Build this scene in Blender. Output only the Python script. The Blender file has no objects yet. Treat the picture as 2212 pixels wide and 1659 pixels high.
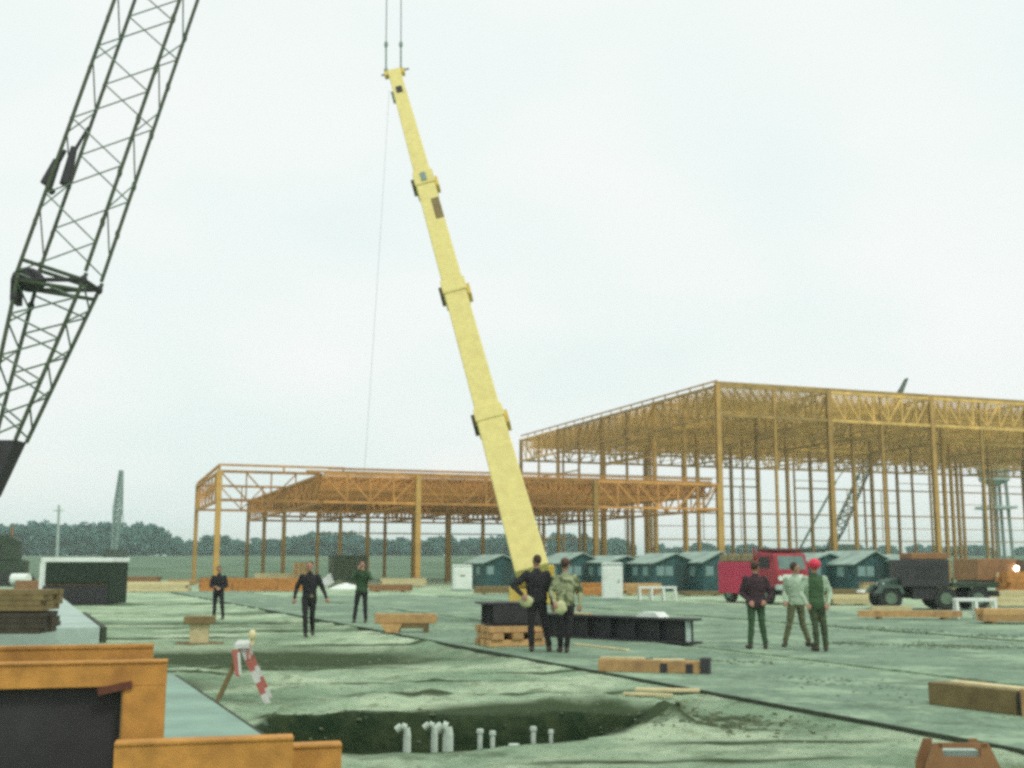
import bpy, bmesh, math, random
import numpy as np
from mathutils import Vector, Matrix, Euler, Quaternion
random.seed(7); np.random.seed(7)
C = bpy.context.scene.collection
SC = bpy.context.scene
R = math.radians

# ------------------------------------------------------------------ camera
FV, CX, CY, HOR, EYE = 2484.0, 1106.0, 829.5, 1218.0, 1.75      # measured on a 2212 px wide view of the photograph
TH = math.atan((HOR - CY) / FV)
cam_d = bpy.data.cameras.new('camera'); cam = bpy.data.objects.new('camera', cam_d); C.objects.link(cam)
cam.location = (0, 0, EYE); cam.rotation_euler = (R(90) + TH, 0, 0)
cam_d.sensor_width = 36.0; cam_d.lens = 36.0 * FV / 2212.0
cam_d.clip_start = 0.1; cam_d.clip_end = 6000
cam_d.dof.use_dof = True; cam_d.dof.focus_distance = 11.0
cam_d.dof.aperture_fstop = (cam_d.lens / 1000) / 0.012
SC.camera = cam
FW = Vector((0, math.cos(TH), math.sin(TH))); UP = Vector((0, -math.sin(TH), math.cos(TH)))
def ray(u, v): return Vector(((u - CX) / FV, 0, 0)) + UP * ((CY - v) / FV) + FW
def at(u, v, Y):
    d = ray(u, v); return Vector((0, 0, EYE)) + d * (Y / d.y)
def gnd(u, v, z=0.0):
    d = ray(u, v); return Vector((0, 0, EYE)) + d * ((z - EYE) / d.z)

# ------------------------------------------------------------------ sky and sun
W = bpy.data.worlds.new('World'); SC.world = W; W.use_nodes = True
nt = W.node_tree; N = nt.nodes; L = nt.links
bg = N['Background']; bg.inputs[1].default_value = 0.10
sky = N.new('ShaderNodeTexSky'); sky.sky_type = 'NISHITA'; sky.sun_disc = False
SUN_EL, SUN_AZ = R(52), R(140)                                  # azimuth from +Y clockwise
sky.sun_elevation = SUN_EL; sky.sun_rotation = SUN_AZ; sky.air_density = 1.0; sky.dust_density = 3.0
tc = N.new('ShaderNodeTexCoord'); sep = N.new('ShaderNodeSeparateXYZ'); L.new(tc.outputs['Generated'], sep.inputs[0])
ad = N.new('ShaderNodeMath'); ad.operation = 'ADD'; ad.inputs[1].default_value = 0.35
ab = N.new('ShaderNodeMath'); ab.operation = 'ABSOLUTE'; L.new(sep.outputs[2], ab.inputs[0]); L.new(ab.outputs[0], ad.inputs[0])
dv = N.new('ShaderNodeVectorMath'); dv.operation = 'DIVIDE'; L.new(tc.outputs['Generated'], dv.inputs[0])
cb = N.new('ShaderNodeCombineXYZ')
for k in range(3): L.new(ad.outputs[0], cb.inputs[k])
L.new(cb.outputs[0], dv.inputs[1])
nz = N.new('ShaderNodeTexNoise'); nz.inputs['Scale'].default_value = 2.1; nz.inputs['Detail'].default_value = 4; nz.inputs['Roughness'].default_value = 0.45
L.new(dv.outputs[0], nz.inputs['Vector'])
rp = N.new('ShaderNodeValToRGB'); rp.color_ramp.elements[0].position = 0.36; rp.color_ramp.elements[1].position = 0.66
rp.color_ramp.elements[0].color = (0.875, 0.965, 0.945, 1); rp.color_ramp.elements[1].color = (0.985, 1.0, 0.985, 1)
L.new(nz.outputs['Fac'], rp.inputs['Fac'])
sc10 = N.new('ShaderNodeVectorMath'); sc10.operation = 'SCALE'; sc10.inputs['Scale'].default_value = 10.0; L.new(rp.outputs[0], sc10.inputs[0])
mx = N.new('ShaderNodeMix'); mx.data_type = 'RGBA'; mx.inputs[0].default_value = 0.965
L.new(sky.outputs[0], mx.inputs[6]); L.new(sc10.outputs[0], mx.inputs[7]); L.new(mx.outputs[2], bg.inputs[0])
sd = bpy.data.lights.new('sun', 'SUN'); sd.energy = 1.5; sd.angle = R(14); sd.color = (1.0, 0.97, 0.90)
sun = bpy.data.objects.new('sun', sd); C.objects.link(sun)
sv = Vector((math.sin(SUN_AZ) * math.cos(SUN_EL), math.cos(SUN_AZ) * math.cos(SUN_EL), math.sin(SUN_EL)))
sun.rotation_euler = (-sv).to_track_quat('-Z', 'Y').to_euler(); sun.location = (20, -20, 60)
SC.view_settings.view_transform = 'Standard'; SC.view_settings.look = 'None'
SC.view_settings.exposure = 0.0; SC.view_settings.gamma = 1.0
SC.render.engine = 'CYCLES'
SC.cycles.use_denoising = False; SC.cycles.max_bounces = 6; SC.cycles.volume_bounces = 1
SC.cycles.pixel_filter_type = 'BLACKMAN_HARRIS'; SC.cycles.filter_width = 3.2
SC.cycles.use_light_tree = False

# ------------------------------------------------------------------ materials
MATS = {}
def mat(name, col, rough=0.8, var=0.25, scale=3.0, metal=0.0, bump=0.0, bscale=30.0, stain=None, objvar=0.0, detail=6):
    if name in MATS: return MATS[name]
    m = bpy.data.materials.new(name); m.use_nodes = True; t = m.node_tree; n = t.nodes; l = t.links
    b = n['Principled BSDF']; b.inputs['Roughness'].default_value = rough; b.inputs['Metallic'].default_value = metal
    b.inputs['Specular IOR Level'].default_value = 0.3
    co = n.new('ShaderNodeTexCoord'); nz = n.new('ShaderNodeTexNoise'); nz.inputs['Scale'].default_value = scale; nz.inputs['Detail'].default_value = detail
    nz.inputs['Roughness'].default_value = 0.62
    l.new(co.outputs['Object'], nz.inputs['Vector'])
    r = n.new('ShaderNodeValToRGB'); e = r.color_ramp.elements; e[0].position = 0.3; e[1].position = 0.7
    e[0].color = tuple(c * (1 - var) for c in col) + (1,); e[1].color = tuple(min(1, c * (1 + var)) for c in col) + (1,)
    l.new(nz.outputs['Fac'], r.inputs['Fac']); out = r.outputs[0]
    if stain:
        n2 = n.new('ShaderNodeTexNoise'); n2.inputs['Scale'].default_value = scale * 0.37 + 0.3; n2.inputs['Detail'].default_value = 8
        l.new(co.outputs['Object'], n2.inputs['Vector'])
        r2 = n.new('ShaderNodeValToRGB'); r2.color_ramp.elements[0].position = 0.52; r2.color_ramp.elements[1].position = 0.72
        l.new(n2.outputs['Fac'], r2.inputs['Fac'])
        mm = n.new('ShaderNodeMix'); mm.data_type = 'RGBA'; mm.inputs[7].default_value = tuple(stain) + (1,)
        l.new(r2.outputs[0], mm.inputs[0]); l.new(out, mm.inputs[6]); out = mm.outputs[2]
    if objvar:
        oi = n.new('ShaderNodeObjectInfo'); mr = n.new('ShaderNodeMapRange'); mr.inputs[3].default_value = 1 - objvar; mr.inputs[4].default_value = 1 + objvar
        l.new(oi.outputs['Random'], mr.inputs[0]); hs = n.new('ShaderNodeHueSaturation'); l.new(mr.outputs[0], hs.inputs['Value'])
        l.new(out, hs.inputs['Color']); out = hs.outputs[0]
    l.new(out, b.inputs['Base Color'])
    if bump:
        n3 = n.new('ShaderNodeTexNoise'); n3.inputs['Scale'].default_value = bscale; n3.inputs['Detail'].default_value = 5
        l.new(co.outputs['Object'], n3.inputs['Vector'])
        bp = n.new('ShaderNodeBump'); bp.inputs['Strength'].default_value = bump; bp.inputs['Distance'].default_value = 0.02
        l.new(n3.outputs['Fac'], bp.inputs['Height']); l.new(bp.outputs[0], b.inputs['Normal'])
    MATS[name] = m; return m
def emit(name, col, s):
    m = bpy.data.materials.new(name); m.use_nodes = True; b = m.node_tree.nodes['Principled BSDF']
    b.inputs['Base Color'].default_value = tuple(col) + (1,); b.inputs['Emission Color'].default_value = tuple(col) + (1,); b.inputs['Emission Strength'].default_value = s
    return m
ORANGE = mat('orange_primer', (0.505, 0.245, 0.056), 0.7, 0.28, 5.0, stain=(0.30, 0.13, 0.035), bump=0.4, bscale=90)
ORANGE2 = mat('orange_primer_worn', (0.46, 0.20, 0.05), 0.7, 0.3, 5.0, stain=(0.25, 0.12, 0.04), objvar=0.15)
FRAME = mat('red_lead_steel', (0.46, 0.225, 0.06), 0.7, 0.3, 0.6, stain=(0.27, 0.14, 0.045), objvar=0.35)
FRAMET = mat('ochre_joist_steel', (0.56, 0.36, 0.105), 0.7, 0.35, 0.7, stain=(0.38, 0.26, 0.08), objvar=0.4)
FRAMEC = mat('ochre_column_steel', (0.40, 0.245, 0.07), 0.7, 0.3, 0.5, objvar=0.3)
YEL = mat('crane_yellow', (0.68, 0.60, 0.22), 0.55, 0.10, 6.0, stain=(0.62, 0.53, 0.19), bump=.15, bscale=40)
YELD = mat('crane_yellow_worn', (0.60, 0.45, 0.10), 0.6, 0.2, 2.0)
DARK = mat('near_black', (0.035, 0.034, 0.036), 0.7, 0.2, 4.0)
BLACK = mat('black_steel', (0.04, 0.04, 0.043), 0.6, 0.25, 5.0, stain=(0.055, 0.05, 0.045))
OLIVE = mat('olive_lattice', (0.055, 0.075, 0.038), 0.6, 0.25, 3.0)
LACED = mat('olive_lacing', (0.14, 0.19, 0.14), 0.6, 0.25, 3.0)
LACE = mat('pale_lacing', (0.36, 0.46, 0.40), 0.6, 0.2, 3.0)
WOOD = mat('raw_timber', (0.50, 0.31, 0.13), 0.85, 0.22, 6.0, stain=(0.36, 0.21, 0.10), objvar=0.2)
WOODP = mat('pale_timber', (0.58, 0.50, 0.28), 0.85, 0.18, 6.0, objvar=0.15)
WOODB = mat('brown_timber', (0.20, 0.15, 0.065), 0.85, 0.25, 6.0, stain=(0.15, 0.11, 0.05))
WOODD = mat('dark_timber', (0.06, 0.05, 0.035), 0.9, 0.3, 5.0)
WHITE = mat('white_paint', (0.74, 0.80, 0.74), 0.6, 0.06, 4.0, stain=(0.62, 0.68, 0.60))
PALEC = mat('pale_concrete', (0.40, 0.51, 0.45), 0.9, 0.15, 2.0, stain=(0.30, 0.40, 0.34), bump=0.2)
def slab_mat():
    m = bpy.data.materials.new('slab_concrete'); m.use_nodes = True; t = m.node_tree; n = t.nodes; l = t.links; b = n['Principled BSDF']; b.inputs['Roughness'].default_value = .9; b.inputs['Specular IOR Level'].default_value = .15
    co = n.new('ShaderNodeTexCoord'); out = None
    for k, (sc_, det, p0, p1, col, rot, st) in enumerate(((.5, 10, .44, .58, (.215, .315, .215), 0, (1, 1, 1)), (.6, 10, .50, .57, (.32, .44, .29), -12, (.8, 1.0, 1)), (.8, 10, .53, .62, (.10, .15, .095), -14, (.8, 1.0, 1)), (5.5, 10, .52, .64, (.10, .145, .095), 0, (1, 1, 1)), (13, 8, .54, .66, (.33, .40, .31), 0, (1, 1, 1)))):
        mp = n.new('ShaderNodeMapping'); mp.inputs['Rotation'].default_value = (0, 0, R(rot)); mp.inputs['Scale'].default_value = st; mp.inputs['Location'].default_value = (k * 7.3, k * 3.1, 0)
        nz = n.new('ShaderNodeTexNoise'); nz.inputs['Scale'].default_value = sc_; nz.inputs['Detail'].default_value = det; nz.inputs['Roughness'].default_value = .74
        l.new(co.outputs['Object'], mp.inputs[0]); l.new(mp.outputs[0], nz.inputs['Vector'])
        r = n.new('ShaderNodeValToRGB'); r.color_ramp.elements[0].position = p0; r.color_ramp.elements[1].position = p1; r.color_ramp.elements[1].color = (.8, .8, .8, 1); l.new(nz.outputs['Fac'], r.inputs['Fac'])
        x = n.new('ShaderNodeMix'); x.data_type = 'RGBA'; x.inputs[7].default_value = col + (1,); l.new(r.outputs[0], x.inputs[0])
        if out is None: x.inputs[6].default_value = (.155, .235, .162, 1)
        else: l.new(out, x.inputs[6])
        out = x.outputs[2]
    l.new(out, b.inputs['Base Color']); bp = n.new('ShaderNodeBump'); bp.inputs['Strength'].default_value = .4; bp.inputs['Distance'].default_value = .02; l.new(nz.outputs['Fac'], bp.inputs['Height']); l.new(bp.outputs[0], b.inputs['Normal']); return m
SLAB = slab_mat()
SLABP = mat('slab_concrete_pale', (0.255, 0.385, 0.305), 0.9, 0.2, 1.2, stain=(0.21, 0.285, 0.235), bump=0.3, bscale=50, objvar=0.05, detail=10)
FORM = mat('dark_board_timber', (0.05, 0.065, 0.04), 0.9, 0.3, 6.0)
HUTG = mat('hut_green', (0.030, 0.088, 0.090), 0.7, 0.35, 1.8, stain=(0.025, 0.055, 0.04), objvar=0.25)
ROOFP = mat('pale_roof_felt', (0.29, 0.385, 0.325), 0.85, 0.3, 1.5, stain=(0.17, 0.24, 0.20))
GLASS = mat('window_pane', (0.19, 0.30, 0.30), 0.15, 0.1, 2.0)
DOORM = mat('hut_door', (0.025, 0.055, 0.05), 0.7, 0.2, 3.0)
RED = mat('truck_red', (0.50, 0.022, 0.075), 0.4, 0.08, 2.0)
REDD = mat('truck_red_worn', (0.32, 0.03, 0.045), 0.5, 0.25, 3.0)
RUBBER = mat('rubber', (0.03, 0.032, 0.03), 0.85, 0.2, 8.0)
RIM = mat('wheel_rim', (0.12, 0.18, 0.12), 0.6, 0.2, 4.0)
OD = mat('army_green', (0.035, 0.055, 0.032), 0.7, 0.25, 3.0)
ODL = mat('faded_army_green', (0.075, 0.12, 0.095), 0.7, 0.35, 5.0)
RUSTB = mat('rust_brown_body', (0.26, 0.135, 0.06), 0.7, 0.25, 3.0)
GREYG = mat('grey_green_steel', (0.20, 0.29, 0.25), 0.6, 0.15, 2.0)
REDW = mat('barricade_red', (0.50, 0.10, 0.07), 0.6, 0.12, 8.0)
SKIN = mat('skin', (0.36, 0.20, 0.13), 0.6, 0.1, 10)
HAIR = mat('hair_brown', (0.055, 0.035, 0.022), 0.8, 0.3, 40)
BOOT = mat('boot_leather', (0.06, 0.045, 0.03), 0.7, 0.3, 20)
ROPE = mat('wire_rope', (0.10, 0.13, 0.11), 0.6, 0.2, 20)
LAMP = emit('lit_headlamp', (1.0, 0.93, 0.75), 9.0)

# ------------------------------------------------------------------ mesh helpers
class MB:
    def __init__(s): s.v = []; s.f = []; s.mi = []
    def add(s, vs, fs, m=0):
        o = len(s.v); s.v += [tuple(p) for p in vs]; s.f += [tuple(i + o for i in f) for f in fs]; s.mi += [m] * len(fs); return s
    def hexa(s, p, m=0):
        return s.add(p, [(0, 3, 2, 1), (4, 5, 6, 7), (0, 1, 5, 4), (1, 2, 6, 5), (2, 3, 7, 6), (3, 0, 4, 7)], m)
    def box(s, x0, x1, y0, y1, z0, z1, m=0):
        return s.hexa([(x0, y0, z0), (x1, y0, z0), (x1, y1, z0), (x0, y1, z0), (x0, y0, z1), (x1, y0, z1), (x1, y1, z1), (x0, y1, z1)], m)
    def bar(s, a, b, w, h, up=(0, 0, 1), m=0, w1=None, h1=None):
        a = Vector(a); b = Vector(b); d = (b - a).normalized(); up = Vector(up)
        if abs(d.dot(up)) > 0.98: up = Vector((0, 1, 0))
        x = d.cross(up).normalized(); z = x.cross(d).normalized()
        w1 = w if w1 is None else w1; h1 = h if h1 is None else h1; p = []
        for c, ww, hh in ((a, w, h), (b, w1, h1)):
            p += [c - x * ww / 2 - z * hh / 2, c + x * ww / 2 - z * hh / 2, c + x * ww / 2 + z * hh / 2, c - x * ww / 2 + z * hh / 2]
        return s.hexa(p, m)
    def tube(s, a, b, r0, r1=None, n=8, m=0, cap=True):
        a = Vector(a); b = Vector(b); d = (b - a).normalized(); r1 = r0 if r1 is None else r1
        x = d.orthogonal().normalized(); y = d.cross(x); vs = []
        for c, r in ((a, r0), (b, r1)):
            for k in range(n):
                t = 2 * math.pi * k / n; vs.append(c + x * (r * math.cos(t)) + y * (r * math.sin(t)))
        fs = [(k, (k + 1) % n, n + (k + 1) % n, n + k) for k in range(n)]
        if cap: fs += [tuple(range(n - 1, -1, -1)), tuple(range(n, 2 * n))]
        return s.add(vs, fs, m)
    def path(s, pts, r, n=6, m=0):
        for a, b in zip(pts[:-1], pts[1:]): s.tube(a, b, r, r, n, m)
        return s
    def prism(s, poly, y0, y1, m=0):                 # poly in (x, z), swept along y
        n = len(poly); vs = [(p[0], y0, p[1]) for p in poly] + [(p[0], y1, p[1]) for p in poly]
        fs = [tuple(range(n)), tuple(range(2 * n - 1, n - 1, -1))] + [(k, n + k, n + (k + 1) % n, (k + 1) % n) for k in range(n)]
        return s.add(vs, fs, m)
    def ell(s, c, rx, ry, rz, nu=12, nv=8, m=0):
        c = Vector(c); vs = [c + Vector((0, 0, -rz))]; fs = []
        for j in range(1, nv):
            t = -math.pi / 2 + math.pi * j / nv
            for k in range(nu):
                p = 2 * math.pi * k / nu; vs.append(c + Vector((rx * math.cos(t) * math.cos(p), ry * math.cos(t) * math.sin(p), rz * math.sin(t))))
        vs.append(c + Vector((0, 0, rz))); e = len(vs) - 1
        for k in range(nu):
            fs.append((0, 1 + (k + 1) % nu, 1 + k)); fs.append((e, 1 + (nv - 2) * nu + k, 1 + (nv - 2) * nu + (k + 1) % nu))
            for j in range(nv - 2):
                a = 1 + j * nu + k; b = 1 + j * nu + (k + 1) % nu; fs.append((a, b, b + nu, a + nu))
        return s.add(vs, fs, m)
    def mesh(s, name, mats):
        me = bpy.data.meshes.new(name); me.from_pydata(s.v, [], s.f)
        for m in (mats if isinstance(mats, (list, tuple)) else [mats]): me.materials.append(m)
        if len(me.materials) > 1: me.polygons.foreach_set('material_index', s.mi)
        bm = bmesh.new(); bm.from_mesh(me); bmesh.ops.recalc_face_normals(bm, faces=bm.faces); bm.to_mesh(me); bm.free()
        return me
    def build(s, name, mats, parent=None, world=False, bevel=0, smooth=False):
        me = s.mesh(name, mats)
        if smooth:
            for p in me.polygons: p.use_smooth = True
        return link(name, me, parent, world, bevel)
def link(name, me, parent=None, world=False, bevel=0):
    o = bpy.data.objects.new(name, me); C.objects.link(o)
    if parent is not None:
        o.parent = parent
        if world: o.matrix_parent_inverse = Matrix.Translation(-parent.location)
    if bevel:
        b = o.modifiers.new('bevel', 'BEVEL'); b.width = bevel; b.segments = 2; b.limit_method = 'ANGLE'
    return o
def tag(o, label=None, cat=None, group=None, kind=None):
    if label: o['label'] = label
    if cat: o['category'] = cat
    if group: o['group'] = group
    if kind: o['kind'] = kind
    return o
def thing(name, loc, label, cat, group=None, rz=0.0):
    e = bpy.data.objects.new(name, None); C.objects.link(e); e.location = loc; e.rotation_euler = (0, 0, rz); e.empty_display_size = 0.3
    return tag(e, label, cat, group)

# ------------------------------------------------------------------ ground
RD = Vector((-0.390, 0.921, 0)).normalized(); RP = Vector((RD.y, -RD.x, 0))    # strip direction and its right-hand normal
L1 = Vector((4.84, 10.87, 0)); OFF1 = L1.dot(RP)
def strip_pq(x, y): return x * RP.x + y * RP.y - OFF1, x * RD.x + y * RD.y     # metres right of the kerb line, metres along it
# slabs: (right offset from kerb line, to, from along, to along, thickness)
SLABS = [(0.0, 4.15, 2.0, 74.0, 0.055), (4.62, 11.6, 4.0, 62.0, 0.045), (12.3, 19.0, 6.0, 60.0, 0.05)]
def hash2(i, j): 
    v = np.sin(i * 127.1 + j * 311.7) * 43758.5453; return v - np.floor(v)
def vnoise(x, y):
    xi = np.floor(x); yi = np.floor(y); fx = x - xi; fy = y - yi; fx = fx * fx * (3 - 2 * fx); fy = fy * fy * (3 - 2 * fy)
    return (hash2(xi, yi) * (1 - fx) + hash2(xi + 1, yi) * fx) * (1 - fy) + (hash2(xi, yi + 1) * (1 - fx) + hash2(xi + 1, yi + 1) * fx) * fy
def fbm(x, y, o=4):
    s = 0; a = 0.5
    for k in range(o): s = s + a * vnoise(x * 2 ** k + 13.7 * k, y * 2 ** k + 7.1 * k); a *= 0.5
    return s
def sstep(a, b, x): t = np.clip((x - a) / (b - a), 0, 1); return t * t * (3 - 2 * t)
PIT = [(-2.75, 13.8), (-2.0, 13.95), (-0.9, 14.2), (0.2, 14.75), (1.0, 15.05), (1.5, 14.75), (1.4, 13.3), (0.95, 12.55), (0.3, 12.0), (-0.5, 11.62), (-1.4, 11.42), (-2.2, 11.5), (-2.6, 12.3)]
def poly_sd(x, y, poly):                                             # signed distance, negative inside
    x = np.asarray(x, float); y = np.asarray(y, float); d = np.full(x.shape, 1e9); ins = np.zeros(x.shape, bool)
    for (ax, ay), (bx, by) in zip(poly, poly[1:] + poly[:1]):
        ex, ey = bx - ax, by - ay; t = np.clip(((x - ax) * ex + (y - ay) * ey) / (ex * ex + ey * ey), 0, 1)
        d = np.minimum(d, np.hypot(x - ax - t * ex, y - ay - t * ey))
        c = ((ay > y) != (by > y)) & (x < (bx - ax) * (y - ay) / (by - ay + 1e-12) + ax); ins ^= c
    return np.where(ins, -d, d)
def height(x, y):
    x = np.asarray(x, float); y = np.asarray(y, float)
    n = fbm(x * 0.35, y * 0.35) - 0.47; n2 = fbm(x * 1.7 + 40, y * 1.7) - 0.47
    near = 1 - sstep(55, 90, y)
    ch = sstep(.40, .62, fbm(x * .22 + 9, y * .22 + 3)); n3 = fbm(x * 4.3, y * 4.3 + 20) - .47
    h = near * (0.11 * n + (0.05 + .09 * ch) * n2 + (.025 + .06 * ch) * n3) - 0.02
    q, s = strip_pq(x, y)
    flat = sstep(-0.6, -0.05, q) * near                              # graded flat under the slabs
    h = h * (1 - 0.85 * flat) + 0.012 * flat
    h = h + near * .085 * np.exp(-((q + .16) / .16) ** 2) * np.clip(fbm(x * 1.1 + 5, y * 1.1) * 3 - 1.35, 0, 1)
    # main excavation
    sd = poly_sd(x, y, PIT) + 0.30 * (fbm(x * 1.6, y * 1.6) - 0.47) + 0.22 * (fbm(x * 5.3 + 7, y * 5.3, 3) - 0.43)
    pit = 1 - sstep(-0.30, 0.04, sd)
    back = sstep(0.9, 0.0, sd) * sstep(13.3, 14.3, y) * sstep(-1.4, 0.2, x)      # slumped far lip
    rim = np.exp(-((sd - 0.45) / 0.3) ** 2) * sstep(1.2, 1.9, x)
    h = h - 0.10 * back + 0.13 * rim * (0.5 + 1.6 * n2 + 2.2 * n3) - pit * (1.35 + 0.25 * n2)
    # the shallow hollow and its bank in the middle distance
    e = ((x + 4.6) / 3.6) ** 2 + ((y - 23.4) / 2.3) ** 2
    h = h - 0.30 * np.exp(-e * 1.4) * (0.7 + n2)
    e2 = ((x + 7.3) / 2.2) ** 2 + ((y - 17.4) / 0.8) ** 2
    h = h - 0.16 * np.exp(-e2 * 1.5)
    # wheel ruts across the yard
    for (px, py, wx, wy, dp) in ((-7, 36, 7, 0.5, 0.12), (-5.5, 31.5, 3, 0.35, 0.13), (-10, 33.5, 5, 0.4, 0.12), (-8, 43, 9, 0.5, 0.12)):
        h = h - near * dp * np.exp(-((x - px) / wx) ** 4 - ((y - py - 0.10 * (x - px)) / wy) ** 2)
    return h + 4.6 * sstep(170, 420, y)
def gz(x, y):
    q, s = strip_pq(x, y)
    for a, b, s0, s1, t in SLABS:
        if a - 0.02 < q < b + 0.02 and s0 < s < s1: return t
    return float(height(x, y))
def gp(u, v, z=0.0):
    p = gnd(u, v, z)
    for _ in range(3): p = gnd(u, v, gz(p.x, p.y) + z)
    p.z = gz(p.x, p.y); return p
def axis(core0, core1, step, lo, hi, g=1.12):
    a = list(np.arange(core0, core1, step)); s = step; t = a[-1]
    while t < hi: s *= g; t += s; a.append(t)
    s = step; t = core0; b = []
    while t > lo: s *= g; t -= s; b.append(t)
    return np.array(sorted(b) + a)
xs = axis(-8, 8, 0.10, -1600, 1600, 1.09); ys = axis(10.2, 28, 0.10, -60, 3500, 1.06)
GX, GY = np.meshgrid(xs, ys); GZ = height(GX, GY)
nx, ny = len(xs), len(ys)
gm = bpy.data.meshes.new('ground'); idx = np.arange(nx * ny).reshape(ny, nx)
quads = np.stack([idx[:-1, :-1], idx[:-1, 1:], idx[1:, 1:], idx[1:, :-1]], -1).reshape(-1, 4)
gm.from_pydata(np.stack([GX, GY, GZ], -1).reshape(-1, 3).tolist(), [], quads.tolist())
gm.polygons.foreach_set('use_smooth', np.ones(len(quads), bool))
sdp = poly_sd(GX, GY, PIT)
soil = np.clip(1 - sstep(0.10, 0.26, sdp + 0.35 * (fbm(GX * 2, GY * 2) - 0.47) + 0.12 * (GY < 12.4)), 0, 1)  # pit mask: dark subsoil tone with the wall shade painted in
dirt_shade = 0.62 * sstep(1.1, 0.1, sdp) * sstep(13.3, 14.3, GY) * sstep(-1.9, 0.0, GX) + 0.5 * np.exp(-((GX - 2.4) / 0.9) ** 2 - ((GY - 13.5) / 0.8) ** 2) * sstep(.42, .56, fbm(GX * 2.2, GY * 2.2))  # dirt tint that also paints shade above the pit and in the hollow
e = ((GX + 4.6) / 3.4) ** 2 + ((GY - 23.2) / 2.2) ** 2; dirt_shade += 0.75 * np.exp(-e * 1.2)
e = ((GX + 7.0) / 2.4) ** 2 + ((GY - 17.4) / 0.8) ** 2; dirt_shade += 0.8 * np.exp(-e * 1.2)
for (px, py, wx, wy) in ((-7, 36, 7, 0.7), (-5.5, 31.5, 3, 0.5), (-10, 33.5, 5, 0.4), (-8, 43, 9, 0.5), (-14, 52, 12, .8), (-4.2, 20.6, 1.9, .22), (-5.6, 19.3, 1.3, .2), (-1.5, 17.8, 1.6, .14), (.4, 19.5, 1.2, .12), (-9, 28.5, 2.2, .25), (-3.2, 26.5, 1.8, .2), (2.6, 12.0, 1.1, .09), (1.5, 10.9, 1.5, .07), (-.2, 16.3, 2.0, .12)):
    dirt_shade += 0.6 * np.exp(-((GX - px) / wx) ** 4 - ((GY - py - 0.10 * (GX - px)) / wy) ** 2)
dirt_shade *= 0.7 + 1.7 * fbm(GX * 0.9, GY * 0.9)
for nm, arr in (('soil', soil), ('dirt_shade', np.clip(dirt_shade * 1.9, 0, .97)), ('field', sstep(105, 150, GY + 8 * fbm(GX * .1, GY * .1)))):
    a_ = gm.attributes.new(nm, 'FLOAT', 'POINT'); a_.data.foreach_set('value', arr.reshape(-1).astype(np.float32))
m = bpy.data.materials.new('site_ground'); m.use_nodes = True; t = m.node_tree; n = t.nodes; l = t.links; b = n['Principled BSDF']; b.inputs['Roughness'].default_value = 0.95; b.inputs['Specular IOR Level'].default_value = 0.1
co = n.new('ShaderNodeTexCoord')
def tex(scale, detail, rough=0.6, mapping=None):
    x = n.new('ShaderNodeTexNoise'); x.inputs['Scale'].default_value = scale; x.inputs['Detail'].default_value = detail; x.inputs['Roughness'].default_value = rough
    if mapping: 
        mp = n.new('ShaderNodeMapping'); mp.inputs['Rotation'].default_value = (0, 0, mapping[0]); mp.inputs['Scale'].default_value = mapping[1]
        l.new(co.outputs['Object'], mp.inputs['Vector']); l.new(mp.outputs[0], x.inputs['Vector'])
    else: l.new(co.outputs['Object'], x.inputs['Vector'])
    return x.outputs['Fac']
def ramp(src, p0, p1, c0=(0, 0, 0), c1=(1, 1, 1)):
    r = n.new('ShaderNodeValToRGB'); e = r.color_ramp.elements; e[0].position = p0; e[1].position = p1; e[0].color = tuple(c0) + (1,); e[1].color = tuple(c1) + (1,)
    l.new(src, r.inputs['Fac']); return r.outputs[0]
def mixc(f, a, c):
    x = n.new('ShaderNodeMix'); x.data_type = 'RGBA'
    for s_, i in ((f, 0), (a, 6), (c, 7)):
        if isinstance(s_, (tuple, float)): x.inputs[i].default_value = s_ if isinstance(s_, float) else tuple(s_) + (1,)
        else: l.new(s_, x.inputs[i])
    return x.outputs[2]
def attr(nm):
    a = n.new('ShaderNodeAttribute'); a.attribute_name = nm; return a.outputs['Fac']
base = ramp(tex(0.45, 10, 0.62), 0.40, 0.60, (0.28, 0.41, 0.262), (0.53, 0.655, 0.44))
streak = ramp(tex(0.5, 12, 0.76, (R(-12), (0.8, 1.0, 1))), 0.52, 0.64)
c1 = mixc(streak, base, (0.165, 0.235, 0.145))
spk = ramp(tex(7.0, 10, 0.85), 0.53, 0.66)
mlt = n.new('ShaderNodeMath'); mlt.operation = 'MULTIPLY'; mlt.inputs[1].default_value = 0.9; l.new(spk, mlt.inputs[0])
c2 = mixc(mlt.outputs[0], mixc(ramp(tex(1.3, 10, .7), .55, .68), c1, (0.17, 0.225, 0.115)), (0.105, 0.15, 0.08))
c3 = mixc(attr('dirt_shade'), c2, (0.052, 0.082, 0.036))
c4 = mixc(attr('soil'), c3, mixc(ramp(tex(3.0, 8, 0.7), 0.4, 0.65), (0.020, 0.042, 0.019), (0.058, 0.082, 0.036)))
fld = mixc(ramp(tex(0.06, 10, 0.75), 0.42, 0.58), (0.075, 0.135, 0.078), (0.15, 0.215, 0.13))
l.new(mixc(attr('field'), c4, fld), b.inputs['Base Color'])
bp = n.new('ShaderNodeBump'); bp.inputs['Strength'].default_value = 1.0; bp.inputs['Distance'].default_value = 0.09
l.new(tex(7.0, 10, 0.72), bp.inputs['Height']); l.new(bp.outputs[0], b.inputs['Normal'])
gm.materials.append(m); go = bpy.data.objects.new('ground', gm); C.objects.link(go); tag(go, kind='structure')

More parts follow.
